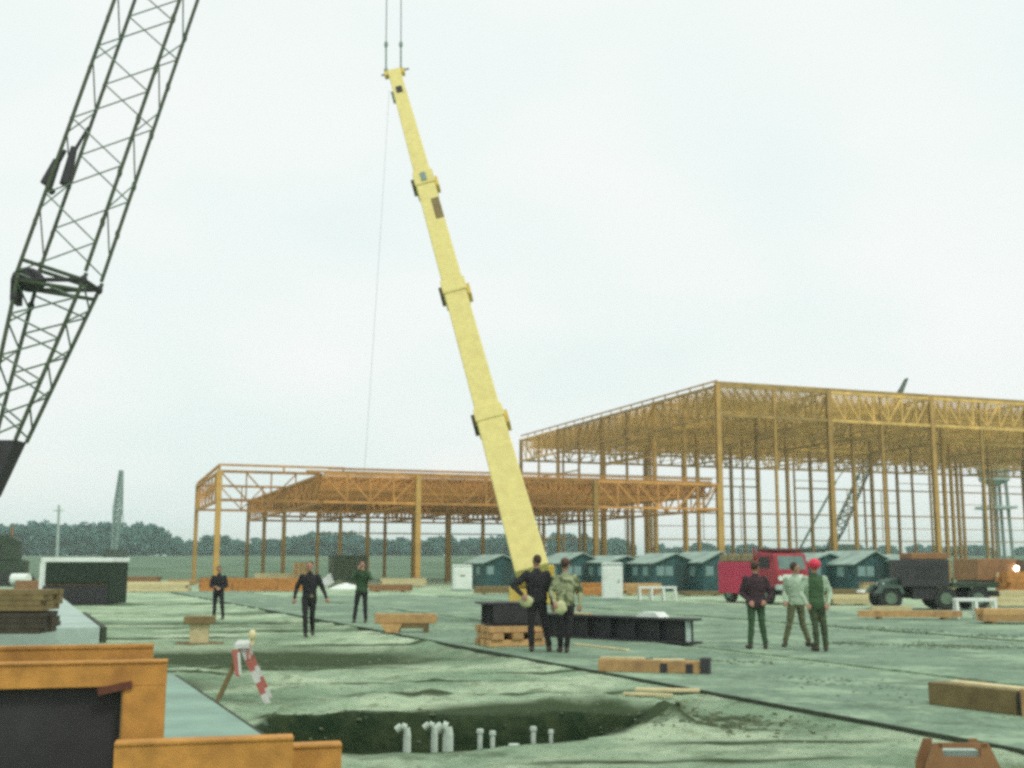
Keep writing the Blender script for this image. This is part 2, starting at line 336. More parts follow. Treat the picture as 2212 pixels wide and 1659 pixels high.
# concrete slab strips, cast in panels, with the dark form boards still standing along their near edges
for k, (a, bq, s0, s1, th) in enumerate(SLABS):
    st = bpy.data.objects.new('concrete_road', None); C.objects.link(st); st['kind'] = 'structure'; st.location = (0, 0, 0)
    s = s0
    while s < s1 - 0.5:
        ln = 6.0 + (0.4 * math.sin(s)); e1 = min(s + ln, s1); mb = MB()
        P = [RP * (OFF1 + q) + RD * ss for q, ss in ((a, s), (bq, s), (bq, e1 - 0.03), (a, e1 - 0.03))]
        z1 = th + random.uniform(-0.004, 0.004)
        mb.hexa([(p.x, p.y, -0.25) for p in P] + [(p.x, p.y, z1) for p in P]); mb.build('slab_panel', SLAB, st, bevel=0.012)
        mb = MB(); A = RP * (OFF1 + a - 0.035) + RD * s; B = RP * (OFF1 + a - 0.035) + RD * (e1 - 0.02)
        dz = random.uniform(-0.012, 0.006) - (.018 if k else 0)
        mb.bar((A.x, A.y, th / 2 - 0.055 + dz), (B.x, B.y, th / 2 - 0.055 + dz + random.uniform(-.006, .006)), 0.04, th + 0.115)
        if k == 0 or (s < 24 and random.random() < .6): mb.build('dark_edge_board', FORM, st)
        s = e1
# pale slab at lower left and the raised foundation strip further back
lf = bpy.data.objects.new('concrete_pad', None); C.objects.link(lf); lf['kind'] = 'structure'
pA = gnd(375, 1462); pB = gnd(560, 1592)
dd = (pB - pA).normalized(); nn = Vector((-dd.y, dd.x, 0)); nn = nn if nn.x < 0 else -nn
for k in range(3):
    q0 = pA + dd * (k * 3.6 - 0.0); q1 = pA + dd * (k * 3.6 + 3.58); P = [q0, q1, q1 + nn * 5.0, q0 + nn * 5.0]; mb = MB()
    mb.hexa([(p.x, p.y, -0.3) for p in P] + [(p.x, p.y, 0.045 + 0.003 * k) for p in P]); mb.build('slab_panel', SLABP, lf, bevel=0.02)
    mb = MB(); o_ = nn * -.03; mb.bar((q0 + o_) + Vector((0, 0, -.02)), (q1 + o_) + Vector((0, 0, -.02)), .05, .10); mb.build('dark_edge_board', FORM, lf)
fo = gnd(214, 1388); fw = thing('foundation_wall', (fo.x, fo.y, 0), 'pale concrete foundation strip with a square end, left of the red and white barricade', 'foundation')
mb = MB(); P = [fo, fo + RD * 26, fo + RD * 26 - RP * 3.2, fo - RP * 3.2]
mb.hexa([(p.x, p.y, -0.3) for p in P] + [(p.x, p.y, 0.36) for p in P]); mb.build('concrete_block', PALEC, fw, True, bevel=0.03)
mb = MB(); a_ = fo + RP * 0.10 + RD * 0.1; b_ = fo + RP * 0.10 + RD * 9; mb.bar((a_.x, a_.y, 0.12), (b_.x, b_.y, 0.12), 0.12, 0.42); mb.build('dark_edge_board', FORM, fw, True)  # dark board added in place of the shadow beside the strip

# loose clods and rubble
def clods(name, pts, r0, r1, mt, label):
    V = []; F = []
    base_v = np.array([(1, 0, -.3), (-.5, .87, -.3), (-.5, -.87, -.3), (.5, .5, .5), (-.7, .1, .55), (.2, -.7, .5)])
    bf = [(0, 1, 3), (1, 4, 3), (1, 2, 4), (2, 5, 4), (2, 0, 5), (0, 3, 5), (3, 4, 5)]
    for (x, y) in pts:
        r = random.uniform(r0, r1) * random.uniform(.5, 1); t = random.uniform(0, 6.28); c, s_ = math.cos(t), math.sin(t); z = gz(x, y); o = len(V)
        for p in base_v * (1 + np.random.uniform(-.3, .3, (6, 3))): V.append((x + r * (p[0] * c - p[1] * s_), y + r * (p[0] * s_ + p[1] * c), z + r * .7 * p[2]))
        F += [tuple(i + o for i in f) for f in bf]
    me = bpy.data.meshes.new(name); me.from_pydata(V, [], F); me.materials.append(mt); o = bpy.data.objects.new(name, me); C.objects.link(o); tag(o, label, 'rubble', kind='stuff')
CL = mat('clod_soil', (0.23, 0.28, 0.19), 0.95, 0.4, 2.0); CLD = mat('dark_clod_soil', (0.095, 0.12, 0.06), 0.95, 0.4, 2.0)
pts = []
while len(pts) < 1500:
    x, y = random.uniform(-7, 9), random.uniform(9.6, 28); q, s = strip_pq(x, y)
    if q < -0.15 and fbm(np.array(x * .8), np.array(y * .8)) > random.uniform(.35, .62): pts.append((x, y))
clods('soil_clods', pts, 0.010, 0.035, CL, 'small loose soil clods scattered over the pale ground')
pts = [(random.gauss(2.35, .55), random.gauss(13.6, .5)) for k in range(420)] + [(x + random.gauss(0, .22), y + random.gauss(0, .22)) for k in range(14) for (x, y) in PIT[:7]]
pts = [p for p in pts if strip_pq(*p)[0] < -.2]
clods('excavated_soil', pts, 0.012, 0.055, CLD, 'dark excavated soil crumbs heaped along the pit edge')

# mud and dust dragged over the slabs by wheels
def along(u0, v0, u1, v1, n_, sp):
    a, b = gnd(u0, v0), gnd(u1, v1); out = []
    for k in range(n_):
        c = a.lerp(b, random.random()); r = abs(random.gauss(0, sp)); t_ = random.uniform(0, 6.28); c = c + Vector((math.cos(t_) * r * 1.8, math.sin(t_) * r, 0))
        if fbm(np.array(c.x * 1.1), np.array(c.y * 1.1)) > random.uniform(.3, .56): out.append((c.x, c.y))
    return out
MUD = mat('tracked_mud_soil', (0.11, 0.15, 0.085), 0.95, 0.4, 2.0); DUST = mat('pale_dust_soil', (0.40, 0.50, 0.33), 0.95, 0.3, 2.0)
clods('tracked_mud', along(1790, 1392, 2240, 1408, 1300, .45) + along(1840, 1358, 2230, 1384, 900, .4) + along(1350, 1428, 1700, 1440, 260, .3) + along(1500, 1352, 1900, 1366, 300, .5) + along(1720, 1470, 2000, 1530, 200, .3) + along(940, 1352, 1200, 1400, 260, .4), .010, .045, MUD, 'dark mud crumbs dragged across the concrete slabs')

# ------------------------------------------------------------------ far woods
def leaf_mat(name, a, b_):
    m = bpy.data.materials.new(name); m.use_nodes = True; t = m.node_tree; n = t.nodes; l = t.links; b = n['Principled BSDF']; b.inputs['Roughness'].default_value = 0.8
    co = n.new('ShaderNodeTexCoord'); x = n.new('ShaderNodeTexNoise'); x.inputs['Scale'].default_value = 0.25; x.inputs['Detail'].default_value = 8; l.new(co.outputs['Object'], x.inputs['Vector'])
    r = n.new('ShaderNodeValToRGB'); r.color_ramp.elements[0].position = .35; r.color_ramp.elements[1].position = .65; r.color_ramp.elements[0].color = a + (1,); r.color_ramp.elements[1].color = b_ + (1,)
    l.new(x.outputs['Fac'], r.inputs['Fac']); l.new(r.outputs[0], b.inputs['Base Color']); return m
LEAF = leaf_mat('far_foliage', (0.040, 0.135, 0.115), (0.055, 0.160, 0.132))
def wood(name, trees, label):
    V = []; F = []
    for (x, y, h, rw) in trees:
        z0 = float(height(x, y)); n_ = 620
        lob = [(random.gauss(0, .45) * rw, random.gauss(0, .45) * rw, random.uniform(.12, .95) * h, random.uniform(.35, .6) * rw) for k in range(18)]
        for k in range(n_):
            lx, ly, lz, lr = random.choice(lob); d = Vector((random.gauss(0, 1), random.gauss(0, 1), random.gauss(0, 1))).normalized() * lr * random.uniform(.6, 1.05)
            c = Vector((x + lx + d.x, y + ly + d.y, z0 + max(.3, lz + d.z * .8))); s_ = random.uniform(.3, .75)
            q = Euler((random.uniform(0, 6), random.uniform(0, 6), random.uniform(0, 6))).to_matrix(); o = len(V)
            for (a, b_) in ((-1, -.6), (.8, -.8), (1, .7), (-.7, .9)): V.append(c + q @ Vector((a * s_, b_ * s_, 0)))
            F.append((o, o + 1, o + 2, o + 3))
        o = len(V)
        for zz, rr in ((0, .35), (h * .7, .12)):
            for k in range(5): V.append(Vector((x + rr * math.cos(k * 1.257), y + rr * math.sin(k * 1.257), z0 + zz)))
        F += [(o + k, o + (k + 1) % 5, o + 5 + (k + 1) % 5, o + 5 + k) for k in range(5)]
    me = bpy.data.meshes.new(name); me.from_pydata([tuple(v) for v in V], [], F); me.materials.append(LEAF)
    o = bpy.data.objects.new(name, me); C.objects.link(o); tag(o, label, 'woodland', kind='stuff')
tr = []
for k in range(150):
    x = random.uniform(-260, -125); tr.append((x, random.uniform(395, 425), random.uniform(9.0, 11.2), random.uniform(3.0, 4.6)))
tr += [(-121, 400, 9.5, 3.0), (-119.5, 404, 6.5, 2.5)]
wood('woodland', tr, 'tall far wood of dark trees at the left behind the pale-roofed shed')
tr = []
for k in range(150):
    x = random.uniform(-131, 45); hh = 6.4 + 2.2 * math.sin(x * .11) * math.sin(x * .037 + 1) + random.uniform(-1.2, 1.2)
    if -110 < x < -100: hh *= .35 + .05 * abs(x + 105)
    tr.append((x, random.uniform(440, 470), max(2.2, hh), random.uniform(2.6, 4.4)))
for k in range(60): tr.append((random.uniform(45, 230), random.uniform(445, 480), random.uniform(2.2, 4.2), random.uniform(2.5, 4)))
wood('woodland', tr, 'lower far belt of trees seen between the columns of the low frame')

# ------------------------------------------------------------------ steel building frames
UA = R(20.5); U = Vector((math.cos(UA), math.sin(UA), 0)); Vv = Vector((-math.sin(UA), math.cos(UA), 0))
def inframe(p, mg=120):
    d = p - Vector((0, 0, EYE)); f = d.dot(FW)
    u = CX + FV * d.x / f; return -mg < u < 2212 + mg
def hcol(w, h):
    mb = MB(); t = w * .16
    mb.box(-w / 2, w / 2, -w / 2, -w / 2 + t, 0, h).box(-w / 2, w / 2, w / 2 - t, w / 2, 0, h).box(-t / 2, t / 2, -w / 2 + t, w / 2 - t, 0, h)
    mb.box(-w * .7, w * .7, -w * .7, w * .7, 0, .04)
    return mb
def joist(L_, dep, ch, wb, pan):
    mb = MB(); mb.box(0, L_, -ch, ch, -ch, 0).box(ch * 2, L_ - ch * 2, -ch * .8, ch * .8, -dep, -dep + ch)
    n_ = max(2, int(round(L_ / pan))); 
    for k in range(n_):
        x0, x1, xm = L_ * k / n_, L_ * (k + 1) / n_, L_ * (k + .5) / n_
        mb.bar((x0, 0, -ch), (xm, 0, -dep + ch), wb, wb).bar((xm, 0, -dep + ch), (x1, 0, -ch), wb, wb)
    return mb
def truss(L_, dep, ch, wb, n_):
    mb = MB(); mb.box(0, L_, -ch / 2, ch / 2, -ch, 0).box(0, L_, -ch / 2, ch / 2, -dep, -dep + ch)
    for k in range(n_):
        x0, x1 = L_ * k / n_, L_ * (k + 1) / n_
        a_, b_ = ((x0, -ch), (x1, -dep + ch)) if (k < n_ / 2) else ((x0, -dep + ch), (x1, -ch))
        mb.bar((a_[0], 0, a_[1]), (b_[0], 0, b_[1]), wb, wb)
        if k: mb.bar((x0, 0, -dep + ch), (x0, 0, -ch), wb, wb)
    return mb
MESHC = {}
def place(key, fn, mt, name, parent, p, ang):
    if key not in MESHC: MESHC[key] = fn().mesh(name, mt)
    o = link(name, MESHC[key], parent, True); o.location = p; o.rotation_euler = (0, 0, ang); return o
# --- low frame
A0 = Vector((-22.0, 86.5, 0)); lowf = thing('steel_building_frame', A0, 'long low orange-brown steel building frame left of the yellow boom', 'steel frame')
HT, DEP = 8.75, 2.35; rows = [0, 17.0, 29.0, 41.0]; us = [0, 7.75, 15.5, 23.25, 31.0, 42.9]
def LP(u_, v_, z=0): return A0 + U * u_ + Vv * v_ + Vector((0, 0, z))
def exists(u_, v_): return not (u_ < 5 and v_ > 20)
for v_ in rows:
    for u_ in us:
        if not exists(u_, v_): continue
        if v_ == 0 and u_ in (7.75, 23.25): continue
        w = 0.40 if v_ == 0 else 0.32
        place(('lc', w), lambda: hcol(w, HT - .02), FRAMEC, 'column', lowf, LP(u_, v_), UA)
for v_ in rows:                                             # trusses along the rows
    for ua, ub in zip(us[:-1], us[1:]):
        if not (exists(ua, v_)): continue
        ln = ub - ua; place(('lt', round(ln, 2)), lambda: truss(ln - .3, DEP, .2, .10, int(ln / 1.9)), FRAME, 'truss', lowf, LP(ua + .15, v_, HT - .01), UA)
for va, vb in zip(rows[:-1], rows[1:]):                     # cross trusses
    for u_ in us:
        if not exists(u_, vb): continue
        ln = vb - va; place(('lx', round(ln, 2)), lambda: truss(ln - .3, DEP, .2, .11, 7), FRAME, 'cross_truss', lowf, LP(u_, va + .15, HT - .06), UA + R(90))
for va, vb in zip(rows[:-1], rows[1:]):                     # open-web joists, the first front bay still empty
    nj = 14
    for j in range(1, nj + 1):
        v_ = va + (vb - va) * j / (nj + 1)
        for ua, ub in zip(us[:-1], us[1:]):
            if ua < 1 and (va > 5 or j > 0): continue
            ln = ub - ua; place(('lj', round(ln, 2)), lambda: joist(ln - .1, 1.0, .14, .11, .9), FRAME, 'joist', lowf, LP(ua + .05, v_, HT - .16 - .004 * (j % 2)), UA)
mb = MB()                                                   # eave rails standing on the front truss
for k, (z, u0_, u1_) in enumerate(((9.25, 0, 9.5), (8.95, 6.5, 42.2), (9.2, 8.2, 42.2))):
    mb = MB(); a_ = LP(u0_, -.05 * k, z - .12); b_ = LP(u1_, -.05 * k, z - .12); mb.bar(a_, b_, .12, .16); mb.build('eave_rail', FRAME, lowf, True)
for u_ in (0, 4.8, 9.4):
    mb = MB(); mb.bar(LP(u_, 0, HT - .05), LP(u_, 0, 9.15), .12, .12); mb.build('rail_post', FRAME, lowf, True)
mb = MB(); mb.bar(LP(0, 0, 9.1), LP(0, 17.0, HT + .05), .16, .2); mb.build('end_rail', FRAME, lowf, True)
for u_, v_ in ((23.25, 41.0), (31, 41), (15.5, 41.0)):
    mb = MB(); mb.bar(LP(u_, v_, 5.2), LP(u_ + (7.75 if u_ < 30 else 11.9), v_, 5.2), .1, .14); mb.build('girt', FRAMEC, lowf, True)
# --- tall frame
E0 = Vector((18.4, 102, 0)); talf = thing('steel_building_frame', E0, 'tall steel building frame of thin columns and a dense joist roof, at the right', 'steel frame')
HT2, DEP2 = 17.7, 2.9; BU, BV = 11.8, 12.3
def TP(i, j, z=0): return E0 + U * (i * BU) + Vv * (j * BV) + Vector((0, 0, z))
for j in range(5):
    for i2 in range(0, 15):
        i = i2 / 2; p = TP(i, j)
        if not inframe(p, 60): continue
        half = i2 % 2
        if half and j not in (0, 2, 4): continue
        w = (.44 if j == 0 else .34) if not half else .22
        place(('tc', w), lambda: hcol(w, HT2 - .02), FRAMEC, 'column', talf, p, UA)
for j in range(5):
    for i in range(7):
        a_, b_ = TP(i, j), TP(i + 1, j)
        if not (inframe(a_) or inframe(b_)): continue
        place(('tt',), lambda: truss(BU - .3, DEP2, .26, .13, 7), FRAMET, 'truss', talf, a_ + U * .15 + Vector((0, 0, HT2 - .01)), UA)
        if j < 4:
            for k in range(1, 12):
                q = a_ + Vv * (BV * k / 12) + U * .05 + Vector((0, 0, HT2 - .14 - .004 * (k % 2)))
                if inframe(q) or inframe(q + U * BU): place(('tj',), lambda: joist(BU - .1, 1.15, .09, .065, .85), FRAMET, 'joist', talf, q, UA)
for j in range(4):
    for i in range(8):
        a_, b_ = TP(i, j), TP(i, j + 1)
        if inframe(a_) or inframe(b_):
            place(('tx',), lambda: truss(BV - .3, DEP2, .22, .11, 7), FRAMET, 'cross_truss', talf, a_ + Vv * .15 + Vector((0, 0, HT2 - .05)), UA + R(90))
            for k in range(1, 4):                              # bottom-chord bridging rods
                q0 = TP(i + k / 4, j, HT2 - DEP2 + .1 + .01 * k)
                if inframe(q0) and i < 7: mb = MB(); mb.bar(q0, TP(i + k / 4, j + 1, HT2 - DEP2 + .1 + .01 * k), .07, .07); mb.build('bridging_rod', FRAMET, talf, True)
mb = MB(); mb.bar(TP(-.02, 0, HT2 + .12), TP(3.2, 0, HT2 + .12), .2, .26); mb.build('eave_rail', FRAMET, talf, True)
for k in range(1, 20):
    mb = MB(); q = TP(0, 4 * k / 20); mb.bar(q + Vector((0, 0, HT2 - .1)), q + Vector((0, 0, HT2 + .42)), .12, .12); mb.build('rail_post', FRAMET, talf, True)
mb = MB(); mb.bar(TP(0, 0, HT2 + .3), TP(0, 4, HT2 + .42), .12, .14); mb.build('eave_rail', FRAMEC, talf, True)
random.seed(11)
for i2 in range(0, 14):
    for z, th_ in ((13.4, .07), (12.3, .16), (10.5, .07), (8.6, .16), (6.8, .07), (5.0, .12)):
        a_ = TP(i2 / 2, 4, z); b_ = TP(i2 / 2 + .5, 4, z)
        if inframe(a_) and random.random() < .9: mb = MB(); mb.bar(a_, b_, th_, th_ + .03); mb.build('girt', FRAMEC, talf, True)
for j2 in range(8):                                        # left-hand side wall: thin posts and rails
    if j2 % 2: place(('tc', .22), lambda: hcol(.22, HT2 - .02), FRAMEC, 'column', talf, TP(0, j2 / 2), UA)
    for z, th_ in ((12.3, .12), (8.6, .12)):
        if random.random() < .7: mb = MB(); mb.bar(TP(0, j2 / 2, z), TP(0, j2 / 2 + .5, z), th_, th_ + .03); mb.build('girt', FRAMEC, talf, True)
for i2 in (1, 2, 4, 5, 7, 8, 9, 11):
    mb = MB(); mb.bar(TP(i2 / 2 + .25, 4, 5.0), TP(i2 / 2 + .25, 4, 12.3), .1, .12); mb.build('stud', FRAMEC, talf, True)

# ------------------------------------------------------------------ huts
def hut(p, wd, ln, eave, ridge, ang, label, door=True, nwin=2):
    h = thing('site_hut', (p.x, p.y, gz(p.x, p.y) - .02), label, 'hut', 'green site huts in a row before the tall frame', ang)
    x = wd / 2; mb = MB(); mb.prism([(-x, 0), (x, 0), (x, eave), (0, ridge - .02), (-x, eave)], 0, ln); mb.build('wall', HUTG, h)
    rl = ridge - eave
    for s_ in (-1, 1):
        mb = MB(); ox = x + .22; ez = eave - .22 * rl / x
        mb.hexa([(0, -.25, ridge + .02), (s_ * ox, -.25, ez + .02), (s_ * ox, ln + .25, ez + .02), (0, ln + .25, ridge + .02)] + [(0, -.25, ridge + .09), (s_ * ox, -.25, ez + .09), (s_ * ox, ln + .25, ez + .09), (0, ln + .25, ridge + .09)])
        mb.build('roof', ROOFP, h)
    if door:
        d = MB().box(.05, .85, -.05, .02, .05, 1.85).build('door', DOORM, h); MB().box(.72, .77, -.09, -.05, .9, 1.0).build('handle', GREYG, d)
    for k in range(nwin):
        xx = -x + .45 + k * (.62 if door else 1.1)
        wn = MB().box(xx - .27, xx + .27, -.045, .02, 1.02, 1.62).build('window', GREYG, h); MB().box(xx - .21, xx + .21, -.06, -.046, 1.08, 1.56).build('pane', GLASS, wn)
    for k in range(2):
        yy = ln * (.3 + .4 * k); wn = MB().box(-x - .045, -x + .02, yy - .35, yy + .35, 1.0, 1.6).build('window', GREYG, h); MB().box(-x - .06, -x - .046, yy - .29, yy + .29, 1.06, 1.54).build('pane', GLASS, wn)
HUTL = ['green site hut just left of the yellow boom, beside the white box', 'green site hut just right of the yellow boom', 'green site hut behind the white toilet box at centre',
        'green site hut right of the white toilet box, above the white trestle', 'green site hut touching the left side of the red truck', 'green site hut hidden mostly behind the red truck',
        'green site hut behind the red-capped man', 'green site hut left of the dark army truck', 'green site hut behind the dark army truck cab', 'green site hut right of the rust-brown truck at the far right']
for k, (u_, Y) in enumerate([(1085, 84), (1258, 80), (1352, 78), (1458, 75), (1556, 74), (1668, 73), (1790, 72), (1888, 70), (2010, 69)]):
    p = at(u_, 1218, Y); hut(p, 2.75 + .3 * math.sin(k * 2.7), 4.2 + .7 * math.sin(k * 1.9), 1.86 + .08 * math.sin(k * 3.3), 2.38 + .13 * math.sin(k * 2.1), UA + R(4) * math.sin(k * 4.1), HUTL[k], True, 2 if k % 2 else 1)
def wbox(p, wd, dp, ht, label, rz, mark):
    t_ = thing('portable_toilet', (p.x, p.y, gz(p.x, p.y)), label, 'portable toilet', 'white toilet boxes in front of the huts', rz)
    MB().box(-wd / 2, wd / 2, -dp / 2, dp / 2, .05, ht).build('body', WHITE, t_, bevel=.06)
    d = MB().box(-wd / 2 + .1, wd / 2 - .1, -dp / 2 - .03, -dp / 2 + .01, .12, ht - .16).build('door', WHITE, t_, bevel=.01)
    if mark: MB().box(-.16, .16, -dp / 2 - .045, -dp / 2 - .031, ht * .58, ht * .64).build('vent', WOODB, d)
    else: MB().box(wd / 2 - .22, wd / 2 - .17, -dp / 2 - .06, -dp / 2 - .031, ht * .5, ht * .58).build('handle', GREYG, d)
    MB().prism([(-wd / 2 - .05, ht), (wd / 2 + .05, ht), (wd / 2 - .1, ht + .1), (-wd / 2 + .1, ht + .1)], -dp / 2 - .05, dp / 2 + .05).build('roof', WHITE, t_)
    MB().box(-wd / 2 - .04, wd / 2 + .04, -dp / 2 - .04, dp / 2 + .04, 0, .08).build('skid', GREYG, t_)
p = gp(998, 1276); wbox(p, 1.25, 1.2, 1.62, 'white portable toilet box left of the yellow boom', R(6), True)
p = gp(1323, 1297); wbox(p, .98, 1.0, 1.68, 'white portable toilet box right of the yellow boom', R(-4), False)

# ------------------------------------------------------------------ left-hand open shed, machine, pole
p = gp(180, 1305); sh = thing('site_shed', (p.x, p.y, gz(p.x, p.y)), 'open-fronted dark green shed with a white flat roof at the left', 'shed', rz=R(-3))
MB().box(-1.62, 1.62, -1.0, 1.1, 1.86, 2.06).build('roof', WHITE, sh, bevel=.03)
MB().box(-1.62, -1.40, -.98, 1.05, .0, 1.86).build('side_wall', WHITE, sh)
OD2 = mat('shed_dark_green', (.018, .032, .018), .8, .3, 3.0)
MB().box(1.42, 1.56, -.98, 1.05, 0, 1.86).build('end_wall', OD2, sh)
MB().box(-1.40, 1.42, .75, .9, 0, 1.86).build('back_wall', OD2, sh)
MB().box(-1.58, 1.5, -1.05, -.9, 0, .82).build('counter_front', DARK, sh)
MB().box(-1.40, 1.42, -.9, .3, .84, .9).build('counter_top', WOODB, sh)
MB().box(-1.40, 1.42, -.97, -.90, .95, 1.86).build('front_panel', OD2, sh)
MB().tube((-.55, -.45, .9), (-.55, -.45, 1.2), .1, .08).build('paint_can', WHITE, sh)
MB().box(.15, 1.2, -.5, -.2, .9, 1.08).build('shelf_box', RUSTB, sh)
MB().box(-1.62, -1.45, -1.06, -.98, .0, 1.86).build('corner_post', WHITE, sh)
# dark crawler tractor at the left edge
p = at(8, 1250, 92); ct = thing('crawler_tractor', (p.x, p.y, 0), 'dark green crawler tractor with upright exhaust stack at the left edge', 'tractor', rz=R(12))
for s_ in (-1, 1): MB().prism([(-1.9, .05), (1.9, .05), (2.2, .5), (1.8, .95), (-1.8, .95), (-2.2, .5)], s_ * 1.0 - .28, s_ * 1.0 + .28).build('track', RUBBER, ct)
MB().prism([(-1.6, .6), (1.7, .6), (1.7, 2.0), (.4, 2.2), (-1.6, 2.1)], -.7, .7).build('hood', OD, ct, bevel=.05)
MB().box(-1.5, 1.1, -.8, .8, 2.05, 3.5).build('cab', OD, ct, bevel=.08); MB().prism([(-1.5, 3.5), (1.1, 3.5), (.3, 4.0), (-.6, 4.0)], -.8, .8).build('canopy', OD, ct)
MB().box(-1.3, -.1, -.82, -.8, 2.5, 3.1).build('window', DARK, ct)
MB().tube((.4, 0, 3.9), (.4, 0, 4.7), .09).build('exhaust_stack', RUSTB, ct)
p = at(44, 1258, 88); wb = thing('white_tank', (p.x, p.y, 0), 'small white cylindrical tank lying near the left edge', 'tank', rz=R(-8))
MB().tube((-.65, 0, .62), (.65, 0, .62), .42, .42, 14).build('shell', WHITE, wb, smooth=False)
for s_ in (-.4, .4): MB().box(s_ - .06, s_ + .06, -.3, .3, -.05, .35).build('cradle', GREYG, wb)
p = at(124, 1205, 150); po = thing('utility_pole', (p.x, p.y, float(height(p.x, p.y))), 'pale slender pole rising behind the open shed', 'pole')
MB().tube((0, 0, 0), (-.2, 0, 9.3), .24, .17).build('shaft', LACE, po); MB().bar((-.9, 0, 8.6), (.5, 0, 8.6), .1, .12).build('crossarm', LACE, po)

# lattice helper: four chords between two quads, zigzag lacing
def lattice(parent, q0, q1, n_, rc, rl, mc, ml, names=('chord', 'lacing'), tm_=.5, ph=0.0):
    for a, b in zip(q0, q1): MB().tube(a, b, rc, rc, 8).build(names[0], mc, parent, True, smooth=False)
    for (i, j, f, sh_) in ((0, 1, tm_, 0), (3, 2, tm_, ph), (0, 3, .5, .2), (1, 2, .5, .2)):
        mb = MB(); A_ = lambda t: Vector(q0[i]).lerp(Vector(q1[i]), t); B_ = lambda t: Vector(q0[j]).lerp(Vector(q1[j]), t)
        for s_ in range(-1 if sh_ else 0, n_):
            t0, tm, t1 = (s_ + sh_) / n_, (s_ + sh_ + f) / n_, (s_ + sh_ + 1) / n_
            if t0 >= 0 and tm <= 1: mb.tube(A_(t0), B_(tm), rl, rl, 5, cap=False)
            if tm >= 0 and t1 <= 1.001: mb.tube(B_(tm), A_(min(t1, 1)), rl, rl, 5, cap=False)
        mb.build(names[1], ml, parent, True)
# far crane at left
p0 = at(246, 1196, 230); p1 = at(262, 1016, 232)
fc = thing('crawler_crane', (p0.x, p0.y, float(height(p0.x, p0.y))), 'distant crawler crane with a near-vertical lattice boom at the left', 'crane')
def quad(c, w, d): return [c + Vector((-w, -d, 0)), c + Vector((w, -d, 0)), c + Vector((w, d, 0)), c + Vector((-w, d, 0))]
pm = p0.lerp(p1, .55)
lattice(fc, quad(p0, .35, .35), quad(pm, .65, .65), 8, .17, .13, GREYG, GREYG); lattice(fc, quad(pm, .65, .65), quad(p1, .25, .25), 7, .17, .13, GREYG, GREYG)
MB().box(p0.x - 1.6, p0.x + 1.6, p0.y - 1.8, p0.y + 3, p0.z - 1.8, p0.z + .8).build('machine_house', OD, fc, True)
gzz = float(height(p0.x, p0.y))
for s_ in (-1, 1): MB().box(p0.x + s_ * 1.5 - .5, p0.x + s_ * 1.5 + .5, p0.y - 2.5, p0.y + 2.5, gzz, p0.z - 1.8).build('track', RUBBER, fc, True)
MB().tube(p1, p0 + Vector((1.2, 2.6, .6)), .06).build('pendant_rope', ROPE, fc, True)
# far crane behind the tall frame
p0 = at(1788, 1196, 172); p1 = at(1958, 818, 176)
fc2 = thing('crawler_crane', (p0.x, p0.y, 0), 'distant crane whose leaning lattice boom shows through the tall frame', 'crane')
for t0, t1, w0, w1, n_ in ((0, .12, .5, 1.05, 3), (.12, .72, 1.05, .8, 16), (.72, 1, .8, .12, 8)):
    a, b = p0.lerp(p1, t0), p0.lerp(p1, t1); lattice(fc2, quad(a, w0 * .72, .6), quad(b, w1 * .72, .4), n_, .10, .07, OLIVE, GREYG)
MB().box(p0.x - 4.2, p0.x + 3.2, p0.y - 1.5, p0.y + 2.5, .9, 3.9).build('machine_house', OD, fc2, True)
MB().box(p0.x + 1.0, p0.x + 3.4, p0.y - 2.0, p0.y - 1.5, 1.6, 4.6).build('cab', GREYG, fc2, True)
for s_ in (-1, 1): MB().box(p0.x - 4, p0.x + 4, p0.y + s_ * 1.9 - .4, p0.y + s_ * 1.9 + .4, 0, .95).build('track', RUBBER, fc2, True)
b0 = at(1722, 1196, 174); b1 = at(1806, 1040, 174)
MB().bar(b0, b1, .3, .3).build('gantry_mast', GREYG, fc2, True); MB().tube(b1, p1, .07).build('pendant_rope', ROPE, fc2, True)
# water tower
p = at(2158, 1200, 196); wt = thing('water_tower', (p.x, p.y, float(height(p.x, p.y))), 'grey-green water tank on tall legs at the right edge behind the frame', 'water tower')
zt = at(2158, 1004, 196).z; zb = at(2158, 1040, 196).z; TANK = mat('pale_tank', (.33, .43, .38), .6, .2, 1.0)
MB().tube((0, 0, zb), (0, 0, zt - .3), 2.5, 2.5, 20).tube((0, 0, zt - .3), (0, 0, zt + .5), 2.5, .3, 20).tube((0, 0, zb - .9), (0, 0, zb), .7, 2.5, 20).build('tank', TANK, wt)
for k in range(4):
    a = R(45 + 90 * k); MB().tube((2.4 * math.cos(a), 2.4 * math.sin(a), 0), (1.9 * math.cos(a), 1.9 * math.sin(a), zb + .3), .3).build('leg', GREYG, wt)
MB().tube((0, 0, 0), (0, 0, zb - .5), .35).build('riser_pipe', GREYG, wt)
zc = at(2158, 1097, 196).z; MB().box(-2.6, 2.6, -2.6, 2.6, zc - .35, zc + .1).build('platform', PALEC, wt)

